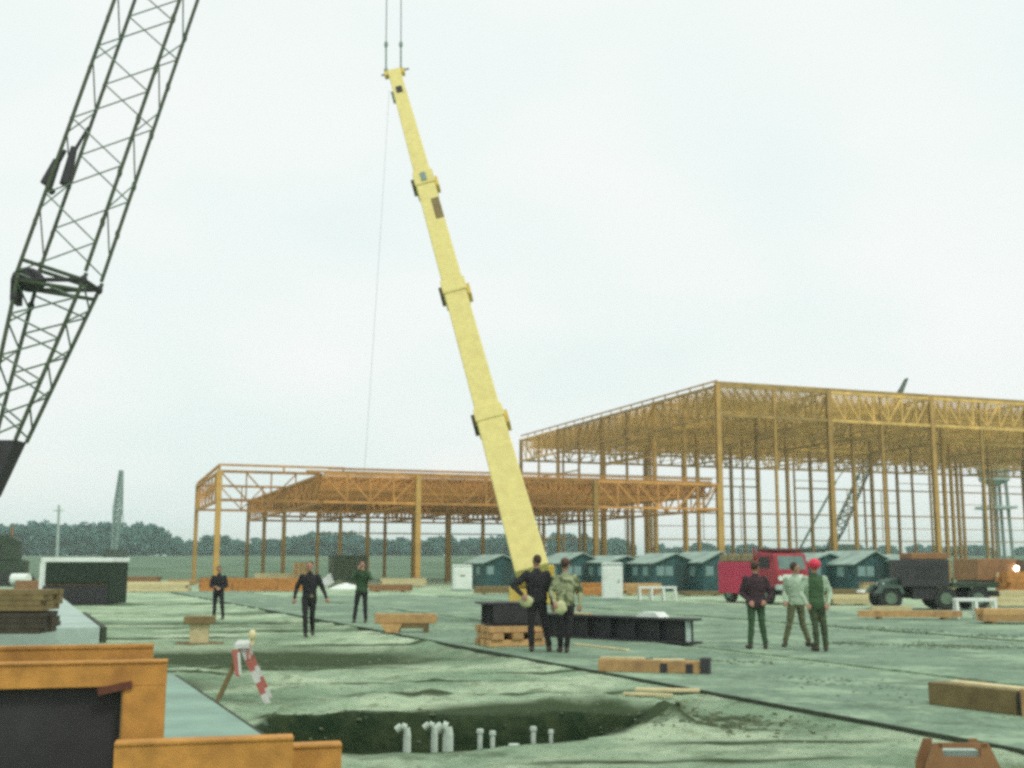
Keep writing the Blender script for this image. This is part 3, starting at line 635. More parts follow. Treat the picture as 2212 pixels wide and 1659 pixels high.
# ------------------------------------------------------------------ near lattice crane (its machine stands just outside the left edge)
def LY(v): return 25.0 + (600 - v) / 600 * 1.0
def lat_pt(u, v, back=False): return at(u, v, LY(v)) + (Vector((0, 1.0, 0)) if back else Vector((0, 0, 0)))
foot = at(-48, 1062, 24.3)
lc = thing('lattice_crane', (foot.x - 1.6, 24.9, 0), 'near lattice boom crane with dark olive chords leaning up at the left edge', 'crane')
def chordpos(v):                                                   # image columns of the front-left and front-right chords
    if v <= 585: return 247 - v * .358, 388 - v * .347
    return 247 - 585 * .358 - (v - 585) * .247 + 4, 388 - 585 * .347 - (v - 585) * .455 + 4
def sect(v):
    l_, r_ = chordpos(v); a, b = lat_pt(l_, v), lat_pt(r_, v); d = 1.0 if v < 590 else max(.45, 1.0 - (v - 590) / 460 * .55)
    o = (1.0 - d) / 2; return [a + Vector((0, o, 0)), b + Vector((0, o, 0)), b + Vector((0, o + d, 0)), a + Vector((0, o + d, 0))]
lattice(lc, sect(-333), sect(585), 6, .046, .019, OLIVE, LACED, tm_=.64, ph=.3)
lattice(lc, sect(590), sect(948), 4, .048, .023, OLIVE, LACED, tm_=.6, ph=.3)
S0, S1 = sect(948), sect(1068); MB().hexa(S1 + S0).build('boom_foot', DARK, lc, True)
S2 = [p_ + Vector((-1.3, 0, -.95)) for p_ in S1]; MB().hexa(S2 + S1).build('boom_heel', DARK, lc, True)
q = sect(560); q2 = sect(604); q3 = sect(640)                      # heavy splice with cross members
for k, (i, j) in enumerate(((0, 1), (3, 2))):
    MB().tube(q[i], q2[j], .045).build('splice_strut', OLIVE, lc, True); MB().tube(q2[i], q3[j].lerp(q2[j], .4), .045).build('splice_strut', OLIVE, lc, True)
for k in range(4): MB().tube(q2[k], q2[(k + 1) % 4], .05).build('splice_frame', DARK, lc, True)
c = q2[0].lerp(q2[3], .5)
MB().ell(c + Vector((.05, 0, .12)), .34, .5, .27, 10, 8).build('splice_bracket', DARK, lc, True)
MB().bar(c + Vector((-.22, 0, .1)), q3[0].lerp(q3[3], .5) + Vector((-.14, 0, -.05)), .12, .4).build('hanger_arm', DARK, lc, True)
for a in (q2[1], q2[2], q3[0], q3[3]): MB().ell(a, .085, .085, .11, 8, 6).build('pin_knuckle', DARK, lc, True)
a, b = sect(285), sect(345)                                         # dark backstop gear on the left chords
MB().prism([(-.10, .42), (.02, .40), (.10, .10), (.06, -.25), (-.08, -.42), (-.17, -.25), (-.16, .05)], -.06, .06)
for (u0, v0, u1, v1, w_) in ((165, 312, 145, 392, .13), (128, 340, 105, 392, .15), (196, 268, 160, 330, .05), (146, 318, 128, 345, .07), (105, 392, 118, 410, .08)):
    MB().tube(lat_pt(u0 - 12, v0) + Vector((0, .2, 0)), lat_pt(u1 - 12, v1) + Vector((0, .2, 0)), w_ * .6, w_, 9).build('backstop_gear', DARK, lc, True)
for v in (40, 150, 258, 372, 480):                                 # small gusset plates
    s_ = sect(v)
    for k in (1, 2): MB().ell(s_[k], .06, .05, .13, 8, 6).build('gusset', OLIVE, lc, True)
    for k in (0, 3): MB().ell(s_[k] , .05, .05, .11, 8, 6).build('gusset', OLIVE, lc, True)
fx = foot.x
MB().box(fx - 5.8, fx - 1.3, 23.2, 26.2, 1.25, 3.6).build('machine_house', OD, lc, True, bevel=.08)
for s_ in (22.9, 26.0): MB().prism([(fx - 6.2, .1), (fx - 1.7, .1), (fx - 1.4, .55), (fx - 1.7, 1.1), (fx - 6.1, 1.1), (fx - 6.5, .55)], s_ - .1, s_ + .7).build('track', RUBBER, lc, True)

# ------------------------------------------------------------------ yellow telescopic crane
T0, T1 = at(1153, 1246, 33.0), at(852, 156, 45.0)
yc = thing('telescopic_crane', (T0.x + .3, 34.5, 0), 'tall pale yellow telescopic crane boom rising at the centre', 'crane')
BD = (T1 - T0).normalized(); BX = BD.cross(Vector((0, 1, 0))).normalized(); BX = BX if BX.x > 0 else -BX; BY = BD.cross(BX); BY = BY if BY.y > 0 else -BY
def bpt(v):                                                         # point on the boom axis seen at image row v
    lo, hi = 0., 1.
    for _ in range(40):
        mid = (lo + hi) / 2; p = T0.lerp(T1, mid); d = p - Vector((0, 0, EYE)); vv = CY - FV * d.dot(UP) / d.dot(FW)
        if vv > v: lo = mid
        else: hi = mid
    return T0.lerp(T1, lo)
def bw(v, w): return w * bpt(v).y / FV * .965
def bsec(v, w, dx=1.12):
    c = bpt(v); h = bw(v, w) / 2; return [c - BX * h - BY * h * dx, c + BX * h - BY * h * dx, c + BX * h + BY * h * dx, c - BX * h + BY * h * dx]
for k, (va, vb, wa, wb) in enumerate(((1246, 912, 76, 61), (918, 636, 57.5, 50.5), (642, 400, 48, 42.5), (406, 160, 39.5, 29.5))):
    MB().hexa(bsec(va, wa) + bsec(vb, wb)).build('boom_section', YEL, yc, True, bevel=.04)
for k, (v, w) in enumerate(((910, 66), (634, 56), (400, 48))):
    cl = MB().hexa(bsec(v + 13, w) + bsec(v - 13, w)).build('collar', YEL, yc, True, bevel=.02)
    c = bpt(v); hw = bw(v, w) / 2
    for s_, dz in ((-1, 0), (1, .12)):
        q = c + BX * s_ * (hw + .05) - BD * dz; MB().bar(q - BD * .24, q + BD * .24, .12, hw * 1.1, up=BY).build('wear_pad', mat('olive_brown_pad', (.10, .085, .04), .7, .3) if s_ < 0 else YELD, yc, True)
    if k == 2: q = c - BY * hw * 1.15; MB().bar(q - BD * .22, q + BD * .22, .2, .06, up=BY).build('sheave_bracket', GREYG, yc, True)
c = bpt(468); hh = bw(468, 44) / 2; MB().bar(c - BD * .55 + BX * hh * .55 - BY * hh * 1.13, c + BD * .55 + BX * hh * .55 - BY * hh * 1.13, hh * .85, .02, up=BY).build('shade_strip', WOODB, yc, True)  # brown strip paints the underside shading where the section slides in
c = bpt(206); hh = bw(206, 32) / 2; MB().bar(c - BD * .2 - BY * hh * 1.14, c + BD * .2 - BY * hh * 1.14, hh * .9, .03, up=BY).build('sheave_opening', DARK, yc, True)
MB().bar(c - BX * hh * 1.1 - BD * .3, c - BX * hh * 1.1 + BD * .25, .12, .2, up=BY).build('tip_lug', GREYG, yc, True)
# boom head, slings and tag line
hd = bpt(156); 
MB().bar(hd - BX * .42 - BD * .04, hd + BX * .42 - BD * .12, .3, .22, up=BY).build('boom_head', YELD, yc, True)
MB().tube(hd - BX * .55, hd + BX * .62, .045).build('head_pin', GREYG, yc, True)
for k, (u_, ut) in enumerate(((834, 841), (866, 868))):
    a, b, t_ = at(u_, 152, 45), at(u_, 96, 45), at(ut, -420, 45)
    MB().tube(a, b, .038).build('sling_link', GREYG, yc, True); MB().ell(b, .085, .085, .16, 8, 6).build('shackle', GREYG, yc, True); MB().ell(a, .09, .09, .13, 8, 6).build('eye_bolt', GREYG, yc, True)
    MB().tube(b, t_, .02).build('sling_rope', ROPE, yc, True)
# carrier, end-on behind the two men and the girder
z0 = .1
MB().box(-1.0, .62, -1.6, 4.5, .62, 1.05).build('carrier_deck', YELD, yc, bevel=.05)
MB().box(-.85, .5, -1.0, 2.4, 1.05, 1.42).build('turntable', DARK, yc, bevel=.05)
MB().hexa([(-.6, -1.15, 1.2), (.3, -1.15, 1.2), (.3, 1.2, 1.2), (-.6, 1.2, 1.2), (-.6, -1.3, 1.72), (.3, -1.3, 1.72), (.3, .4, 1.72), (-.6, .4, 1.72)]).build('boom_cradle', YELD, yc, bevel=.04)
for yy in (-.9, 1.2, 3.4):
    for xx in (-1.0, .55):
        w_ = MB().tube((xx, yy, z0 + .42), (xx + .3, yy, z0 + .42), .45, .45, 18).build('wheel', RUBBER, yc); MB().tube((xx - .01, yy, z0 + .42), (xx + .31, yy, z0 + .42), .2, .2, 12).build('rim', RIM, w_)
c1_ = T0.lerp(T1, .07); MB().tube(Vector((yc.location.x - .1, 34.0, 1.3)), c1_ + BY * .1, .12).build('lift_cylinder', GREYG, yc, True)

# ------------------------------------------------------------------ beam builders
def ibeam(L_, w, h, t, slope=0.0):
    mb = MB(); mb.box(0, L_, -w / 2, w / 2, 0, t).box(0, L_, -w / 2, w / 2, h - t, h).box(0.0, L_, -t / 2, t / 2, t, h - t); return mb
# foreground left: stack of orange steel frames and beams
Yf = 8.2; kf = Yf / FV
def fz(v, Y=Yf): return at(1106, v, Y).z
def fx_(u, Y=Yf): return at(u, 1400, Y).x
g1 = 'orange steel pieces stacked in the left foreground'
a, b = fx_(-420, 9.1), fx_(332, 9.1)
bt = thing('steel_beam', (b, 9.1, 0), 'rear orange steel beam lying along the top of the foreground stack', 'steel beam', g1, rz=R(14))
zt, zb = fz(1391, 9.1), fz(1447, 9.1); w = .34
MB().box(a - b, 0, -.06, .06, zt - .022, zt).build('top_flange', ORANGE, bt); MB().box(a - b, -.002, -.05, .05, zb, zt - .022).build('web', ORANGE, bt); MB().box(a - b, 0, -.06, .06, zb - .03, zb).build('bottom_flange', ORANGE, bt)
MB().box(a - b + .1, -.2, -.05, .05, 0, zb - .03).build('cribbing', WOODD, bt)
fr = thing('steel_box_frame', (fx_(362), Yf, 0), 'large orange steel box frame with a dark plated mouth at lower left', 'steel frame', g1, rz=R(14))
W_ = fx_(362) - fx_(-330); zt, zi = fz(1431), fz(1481); tz = zt - zi; sw = fx_(362) - fx_(274); zlo = fz(1600)
MB().box(-W_, 0, 0, .12, zi, zt).build('top_plate', ORANGE, fr, bevel=.006); MB().box(-W_, .004, -.012, .132, zt, zt + .016).build('top_flange', ORANGE, fr, bevel=.003)
MB().box(-sw, -.002, 0, .12, .02, zi).build('end_plate', ORANGE, fr, bevel=.006)
MB().box(-W_, -sw, .09, .118, .0, zi).build('shade_plate', DARK, fr); MB().box(-W_, -sw, .02, .088, .0, .16).build('bottom_plate', BLACK, fr)  # near-black plate paints the deep shade inside the mouth
MB().box(-W_ + .0, -W_ + .12, .0, .088, .16, zi).build('far_end_plate', ORANGE, fr)
MB().bar((-sw + .06, -.012, zi + .015), (-sw - .16, -.012, zi - .03), .02, .05).build('gusset_plate', mat('rusty_plate', (.13, .05, .03), .8, .3), fr)
MB().box(-sw - .006, -sw + .002, -.008, .0, .02, zi).build('weld_seam', WOODB, fr)
Y3 = 7.6; lb = thing('steel_beam', (fx_(640, Y3), Y3, 0), 'front orange steel beam at the bottom left, its square end beside the pit', 'steel beam', g1, rz=R(14))
a = fx_(640, Y3); z3 = fz(1592, Y3)
MB().box(fx_(276, Y3) - a, 0, 0, .16, z3 - .018, z3).build('top_flange', ORANGE, lb, bevel=.003); MB().box(fx_(276, Y3) - a, -.002, .012, .15, .02, z3 - .018).build('web', ORANGE, lb); MB().box(fx_(276, Y3) - a, 0, 0, .16, .0, .02).build('bottom_flange', ORANGE, lb)
Y4 = 7.95; le = thing('steel_beam', (fx_(744, Y4), Y4, 0), 'lower orange beam end protruding past the front beam, by the pit edge', 'steel beam', g1, rz=R(14))
a = fx_(744, Y4); z4 = fz(1607, Y4); MB().box(-.85, 0, .0, .16, z4 - .018, z4).build('top_flange', ORANGE, le, bevel=.003); MB().box(-.85, -.002, .012, .15, .02, z4 - .018).build('web', ORANGE, le); MB().box(-.85, 0, 0, .16, 0, .02).build('bottom_flange', ORANGE, le)
Y5 = 7.75; sl = thing('steel_angle', (fx_(310, Y5), Y5 - .3, 0), 'short orange angle piece lying below the dark mouth of the box frame', 'steel piece', g1, rz=R(38))
MB().box(-.55, .0, 0, .012, 0, .30).box(-.55, .0, .012, .24, 0, .012).build('angle', ORANGE2, sl)

# stack of dark timbers at left on the pad
p = gnd(40, 1366, .362); st = thing('timber_stack', (p.x, p.y, .362), 'stack of brown and dark timbers at the left edge on the pale foundation strip', 'timber stack', rz=R(4))
zz = 0
for k in range(8):
    hgt = .105; mt = WOODD if k < 4 else WOODB
    if k == 4: zz += .03
    for j in range(4):
        MB().box(-2.6 + random.uniform(-.05, .05), .62 + random.uniform(-.06, .04) - (.0 if k < 4 else -.02), -.6 + j * .30, -.6 + j * .30 + .285, zz + .004, zz + hgt - .004).build('timber', mt, st)
    zz += hgt
DULLW = mat('dull_white', (.56, .58, .53), .8, .15, 14); DULLR = mat('dull_red', (.40, .13, .10), .8, .2, 14)
# red-and-white barricade
pl, pr = gp(472, 1502), gp(574, 1530); c = (pl + pr) / 2
br = thing('barricade', (c.x, c.y, gz(c.x, c.y)), 'red and white striped A-frame barricade standing beside the pit', 'barricade', rz=R(-80))
def stripe(a, b, w, t, n_, parent, name, first=0):
    for k in range(n_):
        MB().bar(Vector(a).lerp(Vector(b), k / n_), Vector(a).lerp(Vector(b), (k + 1) / n_ - .001), w, t, up=(1, 0, 0)).build(name, (DULLW, DULLR)[(k + first) % 2], parent)
hz = .70
for s_ in (-1, 1):
    MB().bar((s_ * .36, 0, hz), (s_ * .36, -.30, 0), .05, .03, up=(1, 0, 0)).build('leg', WOODB, br)
stripe((.36, .015, hz), (.36, .36, -.02), .075, .035, 5, br, 'striped_leg'); stripe((-.36, .015, hz), (-.36, .36, -.02), .075, .035, 5, br, 'striped_leg')
for zc, w_ in ((.62, .12),):
    yf = (hz - zc) / hz * .36 + .03
    for k in range(6): MB().box(-.40 + k * .133, -.40 + (k + 1) * .133 - .001, yf, yf + .025, zc - w_ / 2, zc + w_ / 2).build('striped_board', (DULLW, DULLR)[k % 2], br)
MB().box(-.42, .42, -.09, .09, hz, hz + .05).build('top_rail', DULLW, br)
MB().tube((.36, .13, hz + .04), (.36, .13, hz + .1), .03).ell((.36, .13, hz + .16), .07, .05, .07).build('warning_light', mat('amber_lens', (.62, .55, .30), .3, .1), br)
MB().hexa([(.40, -.06, hz - .34), (.40, .0, hz - .36), (.42, .0, hz - .36), (.42, -.06, hz - .34), (.40, -.12, hz - .02), (.40, -.02, hz - .02), (.42, -.02, hz - .02), (.42, -.12, hz - .02)]).build('end_panel', DULLR, br)
MB().bar((.425, -.03, hz - .05), (.425, -.0, hz - .33), .035, .006, up=(1, 0, 0)).build('white_stripe', DULLW, br)
# pedestal
p = gp(430, 1389); pe = thing('concrete_pedestal', (p.x, p.y, gz(p.x, p.y) - .02), 'squat pale yellow pedestal with a wider dark cap, beyond the barricade', 'pedestal', rz=R(12))
MB().box(-.205, .205, -.2, .2, 0, .46).build('stem', WOODP, pe, bevel=.015); MB().box(-.34, .34, -.3, .3, .46, .62).build('cap', WOODB, pe, bevel=.01); MB().box(-.5, .55, -.32, .3, -.03, .035).build('base_shadow', WOODB, pe)  # thin dark plate at the foot paints the base shadow line
# pipes standing in the pit
PIPE = mat('chalky_pipe', (.50, .60, .50), .8, .2, 14, stain=(.33, .40, .30))
pk = [(878, 1549, 12.2, .045, 1), (937, 1545, 12.5, .040, 1), (966, 1548, 12.2, .062, 1), (1035, 1558, 12.6, .030, 0), (1062, 1562, 12.5, .028, 0), (1150, 1553, 12.9, .030, 0), (1188, 1560, 13.1, .024, 0), (1108, 1590, 12.4, .05, 0)]
PL = ['leftmost white hooked pipe standing in the pit', 'slim white hooked pipe left of the thickest pipe in the pit', 'thickest white hooked pipe standing in the pit', 'thin pale rod just right of the thickest pipe in the pit', 'thin pale rod, second right of the thickest pipe in the pit',
      'thin white rod alone towards the right end of the pit', 'rightmost thin pale rod in the pit', 'short white stub low between the thin rods in the pit']
for (u_, v_, Y, r_, hk), lb_ in zip(pk, PL):
    p = at(u_, v_, Y); zb = float(height(p.x, p.y)) - .02; t_ = thing('anchor_pipe', (p.x, p.y, zb), lb_, 'pipe', 'white pipes standing in the pit')
    H_ = p.z - zb - .09; MB().tube((0, 0, 0), (.01, 0, H_ - (.08 if hk else 0)), r_, r_ * .9, 10).build('shaft', PIPE, t_)
    if hk: MB().path([(.01, 0, H_ - .09), (0, 0, H_ - .02), (-.05, 0, H_ + .0), (-.10, .0, H_ - .04)], r_ * .85, 10).build('hook', PIPE, t_)
    else: MB().tube((.01, 0, H_ - .03), (.01, 0, H_ + .01), r_ * 1.3, r_ * 1.2, 8).build('cap', PIPE, t_)

# black girder on an orange crib, with a white sheet
GA, GB = gp(1160, 1373), gp(1506, 1392); GA.z += .01; GB.z += .01
gd = thing('steel_girder', GA, 'long black steel I-girder lying on the slab right of the two men', 'girder')
dirv = (GB - GA); Lg = dirv.length; rot = dirv.to_track_quat('X', 'Z'); gd.rotation_mode = 'QUATERNION'; gd.rotation_quaternion = rot
hG, tG = .53, .045
MB().box(0, Lg, -.22, .22, 0, tG).build('bottom_flange', BLACK, gd); MB().box(0, Lg, -.22, .22, hG - tG, hG).build('top_flange', BLACK, gd)
MB().box(.08, Lg - .10, -.02, .02, tG, hG - tG).build('web', BLACK, gd)
for k in range(6): MB().box(.3 + k * .65, .33 + k * .65, -.18, -.022, tG, hG - tG).build('stiffener', BLACK, gd)
MB().box(Lg - .16, Lg - .13, -.19, -.021, tG, hG - tG).build('end_stiffener', PALEC, gd)
sh_ = tag(MB().box(Lg - 1.45, Lg - .82, -.2, .2, hG + .004, hG + .11).build('white_sheet', WHITE, None), 'small white sheet lying on top of the black girder', 'sheet'); sh_.location = GA; sh_.rotation_mode = 'QUATERNION'; sh_.rotation_quaternion = rot
for v_ in sh_.data.vertices: 
    if v_.co.z > hG + .03: v_.co.x = Lg - 1.13 + (v_.co.x - (Lg - 1.13)) * .6
sh2 = tag(MB().box(.95, 1.6, -.2, .1, hG + .004, hG + .04).build('pale_board', WOODP, None), 'pale board lying on the black girder beside the camouflage-shirted man', 'board'); sh2.location = GA; sh2.rotation_mode = 'QUATERNION'; sh2.rotation_quaternion = rot
p = gp(1100, 1394); cr = thing('timber_crib', (p.x, p.y, gz(p.x, p.y)), 'orange timber crib under the black beam stack, left of the two men', 'timber crib', rz=UA)
zl = at(1100, 1350, p.y).z - gz(p.x, p.y); nl = 3; lh = zl / nl
for k in range(nl):
    for j in range(3):
        if k % 2 == 0: MB().box(-.58, .66, -.4 + j * .36, -.16 + j * .36, k * lh + .004, (k + 1) * lh - .006).build('timber', WOOD, cr, bevel=.012)
        else: MB().box(-.52 + j * .44, -.28 + j * .44, -.45, .6, k * lh + .004, (k + 1) * lh - .006).build('timber', WOOD, cr, bevel=.012)
bs = thing('steel_beam_stack', (p.x, p.y, gz(p.x, p.y) + zl + .002), 'short stack of black steel beams on the orange crib left of the two men', 'steel beams', rz=UA * .6)
hh_ = at(1100, 1301, p.y).z - at(1100, 1350, p.y).z
for k, yy in enumerate((-.2, .16, .5)):
    MB().box(-.50, .72, yy - .15, yy + .15, .0, .035).box(-.62, .74, yy - .16, yy + .16, hh_ - .04, hh_).box(-.50, .72, yy - .02, yy + .02, .035, hh_ - .04).build('beam', BLACK, bs)
MB().box(-.42, .7, -.37, -.352, .05, hh_ - .05).build('dark_plate', DARK, bs)
# lumber and steel scraps
def plank(u0, v0, u1, v1, w, h, mt, label, name='timber_beam', z=0.0, cat='timber', group='loose timbers on the ground', bands=0):
    a, b = gp(u0, v0), gp(u1, v1); d = b - a; L_ = Vector((d.x, d.y, 0)).length; zz = max(gz(a.x, a.y), gz(b.x, b.y), gz((a.x + b.x) / 2, (a.y + b.y) / 2)) + z - .004
    t_ = thing(name, (a.x, a.y, zz), label, cat, group, math.atan2(d.y, d.x)); MB().box(0, L_, 0, w, 0, h).build('beam', mt, t_, bevel=min(.012, h / 5)); return t_, L_
t_, L_ = plank(1292, 1450, 1530, 1456, .24, .19, WOOD, 'orange timber beam with dark iron straps on the slab, front of the girder')
for f in (.60, .83): MB().box(L_ * f - .05, L_ * f + .06, -.015, .25, -.002, .15).build('iron_strap', BLACK, t_)
MB().box(L_ - .12, L_ + .02, -.02, .26, -.002, .24).build('end_shoe', BLACK, t_); MB().box(.02, L_ * .42, .05, .2, .192, .225).build('top_board', WOODP, t_)
MB().box(L_ * .5, L_ * .78, .02, .22, .192, .21).build('top_board', WOODP, t_)
t_, L_ = plank(1236, 1393, 1352, 1406, .10, .035, WOODP, 'thin pale lath lying just right of the two men', 'board', cat='board'); 
t_, L_ = plank(1372, 1499, 1512, 1499, .16, .04, WOODP, 'pale plank lying on the soil at the right end of the pit', 'board', .02, 'board')
t_, L_ = plank(1345, 1503, 1452, 1512, .07, .04, WOODP, 'narrow pale batten in front of the pale plank by the pit', 'board', .01, 'board')
p = gp(872, 1366); rb = thing('timber_beam', (p.x, p.y, gz(p.x, p.y)), 'short orange timber resting on one block, right of the man with raised arms', 'timber', 'loose timbers on the ground', R(-4))
MB().box(-.72, .82, -.12, .12, .22, .46).build('beam', WOOD, rb, bevel=.02); MB().hexa([(-.42, -.15, 0), (-.12, -.15, 0), (-.12, .15, 0), (-.42, .15, 0), (-.58, -.15, .216), (-.02, -.15, .216), (-.02, .15, .216), (-.58, .15, .216)]).build('block', WOOD, rb); MB().box(-.05, .62, -.1, .1, .1, .216).build('packer', WOODB, rb)
MB().box(.5, .62, -.1, .1, 0, .1).build('block', WOODB, rb)
# right foreground brown beam
t_, L_ = plank(2006, 1521, 2196, 1545, .30, .27, WOODB, 'thick brown timber beam lying on the slab at the right edge', group='loose timbers on the ground')
MB().box(.25, L_, .04, .27, .272, .30).build('top_board', WOODP, t_); MB().box(L_ + .005, L_ + .06, .02, .28, .02, .25).build('dark_end_cap', BLACK, t_); MB().box(L_ + .07, L_ + .5, .0, .3, 0, .30).build('next_beam', WOOD, t_)
for k, xx in enumerate((.2, .44)): MB().box(xx, xx + .09, .33, .42, 0, .30).build('shadow_stub', WOODB, t_)  # dark stubs stand in for shadows of other objects
# tool tote at the lower right
Yt = 9.0; p = at(2085, 1659, Yt); tt = thing('tool_tote', (p.x, p.y, 0), 'rust-brown tool tote with a pale handle slot at the lower right corner', 'tool box', rz=R(-2))
zt = at(2085, 1606, Yt).z; zs = gz(p.x, p.y); tt.location.z = zs; H_ = zt - zs; s_ = Yt / FV
for k, yy in enumerate((0, .24)):
    m_ = MB(); x0, x1 = -80 * s_, 76 * s_
    m_.prism([(x0, 0), (x1, 0), (x1, H_ - .20), (x0, H_ - .17)], yy, yy + .03)
    m_.prism([(x0, H_ - .17), (x0 + .13, H_ - .1), (x0 + .13, H_), (x0 + .07, H_)], yy, yy + .03).prism([(x1, H_ - .20), (x1 - .09, H_), (x1 - .15, H_), (x1 - .15, H_ - .1)], yy, yy + .03)
    m_.prism([(x0, H_ - .17), (x1, H_ - .20), (x1 - .15, H_ - .1), (x0 + .13, H_ - .1)], yy + .0005, yy + .0295).build('end_board', RUSTB, tt)
MB().box(x0 + .10, x1 - .1, 0.0, .03, H_ - .035, H_ + .002).build('handle', RUSTB, tt); MB().box(x0 + .02, x1 - .02, .031, .239, .02, H_ - .24).build('tray', RUSTB, tt)
MB().box(x0 + .13, x1 - .15, .05, .2, H_ - .24, H_ - .06).build('pale_slot_fill', PALEC, tt)  # pale block added to look like bright ground through the slot

# white trestles
def trestle(p, L_, H_, rz, label, nleg):
    t_ = thing('trestle', (p.x, p.y, gz(p.x, p.y)), label, 'trestle', 'white trestles', rz); MB().box(-L_ / 2, L_ / 2, -.22, .22, H_ - .1, H_).build('top_board', WHITE, t_, bevel=.01)
    for k in range(nleg):
        xx = -L_ / 2 + .05 + (L_ - .1) * k / (nleg - 1)
        for s_ in (-1, 1): MB().bar((xx, s_ * .16, H_ - .1), (xx, s_ * .26, -.03), .11, .08, up=(1, 0, 0)).build('leg', WHITE, t_)
    MB().box(-L_ / 2 + .1, L_ / 2 - .1, -.03, .03, .18, .24).build('stretcher', WHITE, t_)
trestle(gp(1420, 1298), 1.8, .68, R(3), 'white trestle with four legs in front of the huts, right of the toilet box', 4)
trestle(gp(2108, 1338), 1.25, .66, R(-8), 'white trestle in front of the dark army truck at the right', 3)

# ------------------------------------------------------------------ vehicles
def wheel(parent, x, y, r, w, s_):
    t_ = MB().tube((x, y - w / 2, r), (x, y + w / 2, r), r, r, 20).build('wheel', RUBBER, parent, bevel=.03)
    MB().tube((x, y + s_ * (w / 2 - .02), r), (x, y + s_ * (w / 2 + .02), r), r * .55, r * .5, 14).build('rim', RIM, t_); return t_
p = gp(1650, 1303); rt = thing('red_truck', (p.x, p.y, gz(p.x, p.y)), 'small red box truck facing right of the camera, in front of the huts', 'truck', rz=R(-66))
# local +x is forward
MB().prism([(1.9, .62), (1.9, 1.30), (1.72, 1.95), (.62, 2.02), (.55, .62)], -.78, .78).build('cab', REDD, rt, bevel=.07)
MB().box(.60, 1.66, -.70, .70, 2.0, 2.14).build('roof', mat('dark_red_roof', (.10, .03, .03), .6, .2), rt, bevel=.05)
MB().hexa([(1.885, -.62, 1.34), (1.885, .62, 1.34), (1.90, .62, 1.34), (1.90, -.62, 1.34), (1.75, -.60, 1.84), (1.75, .60, 1.84), (1.77, .60, 1.84), (1.77, -.60, 1.84)]).build('windscreen', mat('dull_glass', (.13, .20, .18), .2, .2), rt)
MB().box(1.895, 1.925, -.46, .46, .86, 1.14).build('grille', WHITE, rt)
for s_ in (-1, 1):
    MB().tube((1.88, s_ * .6, 1.0), (1.96, s_ * .6, 1.0), .1, .1, 12).build('headlight', WHITE, rt); MB().box(.85, 1.5, s_ * .785 - .01, s_ * .785 + .01, 1.38, 1.8).build('side_window', DARK, rt)
MB().box(1.86, 2.02, -.82, .82, .56, .76).build('bumper', PALEC, rt, bevel=.02)
MB().box(-1.95, .45, -.82, .82, .36, 1.62).build('box_body', RED, rt, bevel=.05); MB().box(-1.9, 1.7, -.5, .5, .36, .5).build('chassis', DARK, rt)
MB().box(-1.9, .35, -.76, .76, 1.625, 1.93).build('canvas_load', mat('dull_canvas', (.27, .23, .13), .9, .3, 5), rt, bevel=.06)
for xx in (-1.3, -.4): MB().box(xx, xx + .05, -.78, .78, 1.60, 1.945).build('strap', WOODB, rt)
rt.scale = (1.13, 1.13, 1.13)
for xx in (1.2, -1.25):
    for s_ in (-1, 1): wheel(rt, xx, s_ * .68, .38, .22, s_)
MB().bar((.5, -.75, 1.62), (.5, -.75, 2.2), .06, .06).build('rack_post', REDD, rt)
# dark army truck, side on
p = gp(2010, 1316); at_ = thing('army_truck', (p.x, p.y, gz(p.x, p.y)), 'dark army truck seen side-on with a tall black cab and brown canvas strip', 'truck', rz=R(176))
MB().box(-.52, 1.28, -.92, .92, .86, 1.90).build('cab', BLACK, at_, bevel=.04); MB().box(-.5, .86, -.88, .88, 1.905, 2.16).build('canvas_roof', RUSTB, at_, bevel=.04)
MB().box(-.2, .7, .915, .935, 1.2, 1.68).build('side_window', DARK, at_); MB().prism([(1.28, .7), (1.85, .7), (1.85, 1.08), (1.28, 1.22)], -.55, .55).build('hood', ODL, at_, bevel=.05)
for s_ in (-1, 1):
    MB().prism([(1.2, .62), (1.3, .92), (2.0, .95), (2.25, .62), (2.1, .6), (1.95, .82), (1.4, .82), (1.3, .6)], s_ * .78 - .2, s_ * .78 + .2).build('fender', ODL, at_); MB().tube((1.82, s_ * .48, .95), (1.9, s_ * .48, .95), .08, .08, 10).build('headlight', PALEC, at_)
MB().box(-2.3, -.56, -.95, .95, .86, 1.02).build('flatbed', OD, at_); MB().box(-2.5, 2.1, -.42, .42, .5, .72).build('chassis', DARK, at_); [MB().box(-.3, .85, y_, y_ + .35, .4, .84).build('fuel_tank', DARK, at_) for y_ in (-.85, .5)]
for xx in (1.7, -.35, -1.55):
    for s_ in (-1, 1): wheel(at_, xx, s_ * .8, .43, .26, s_)
for xx in (-2.2, -1.5, -.65): MB().box(xx, xx + .06, .86, .94, 1.02, 1.2).build('stake', OD, at_)
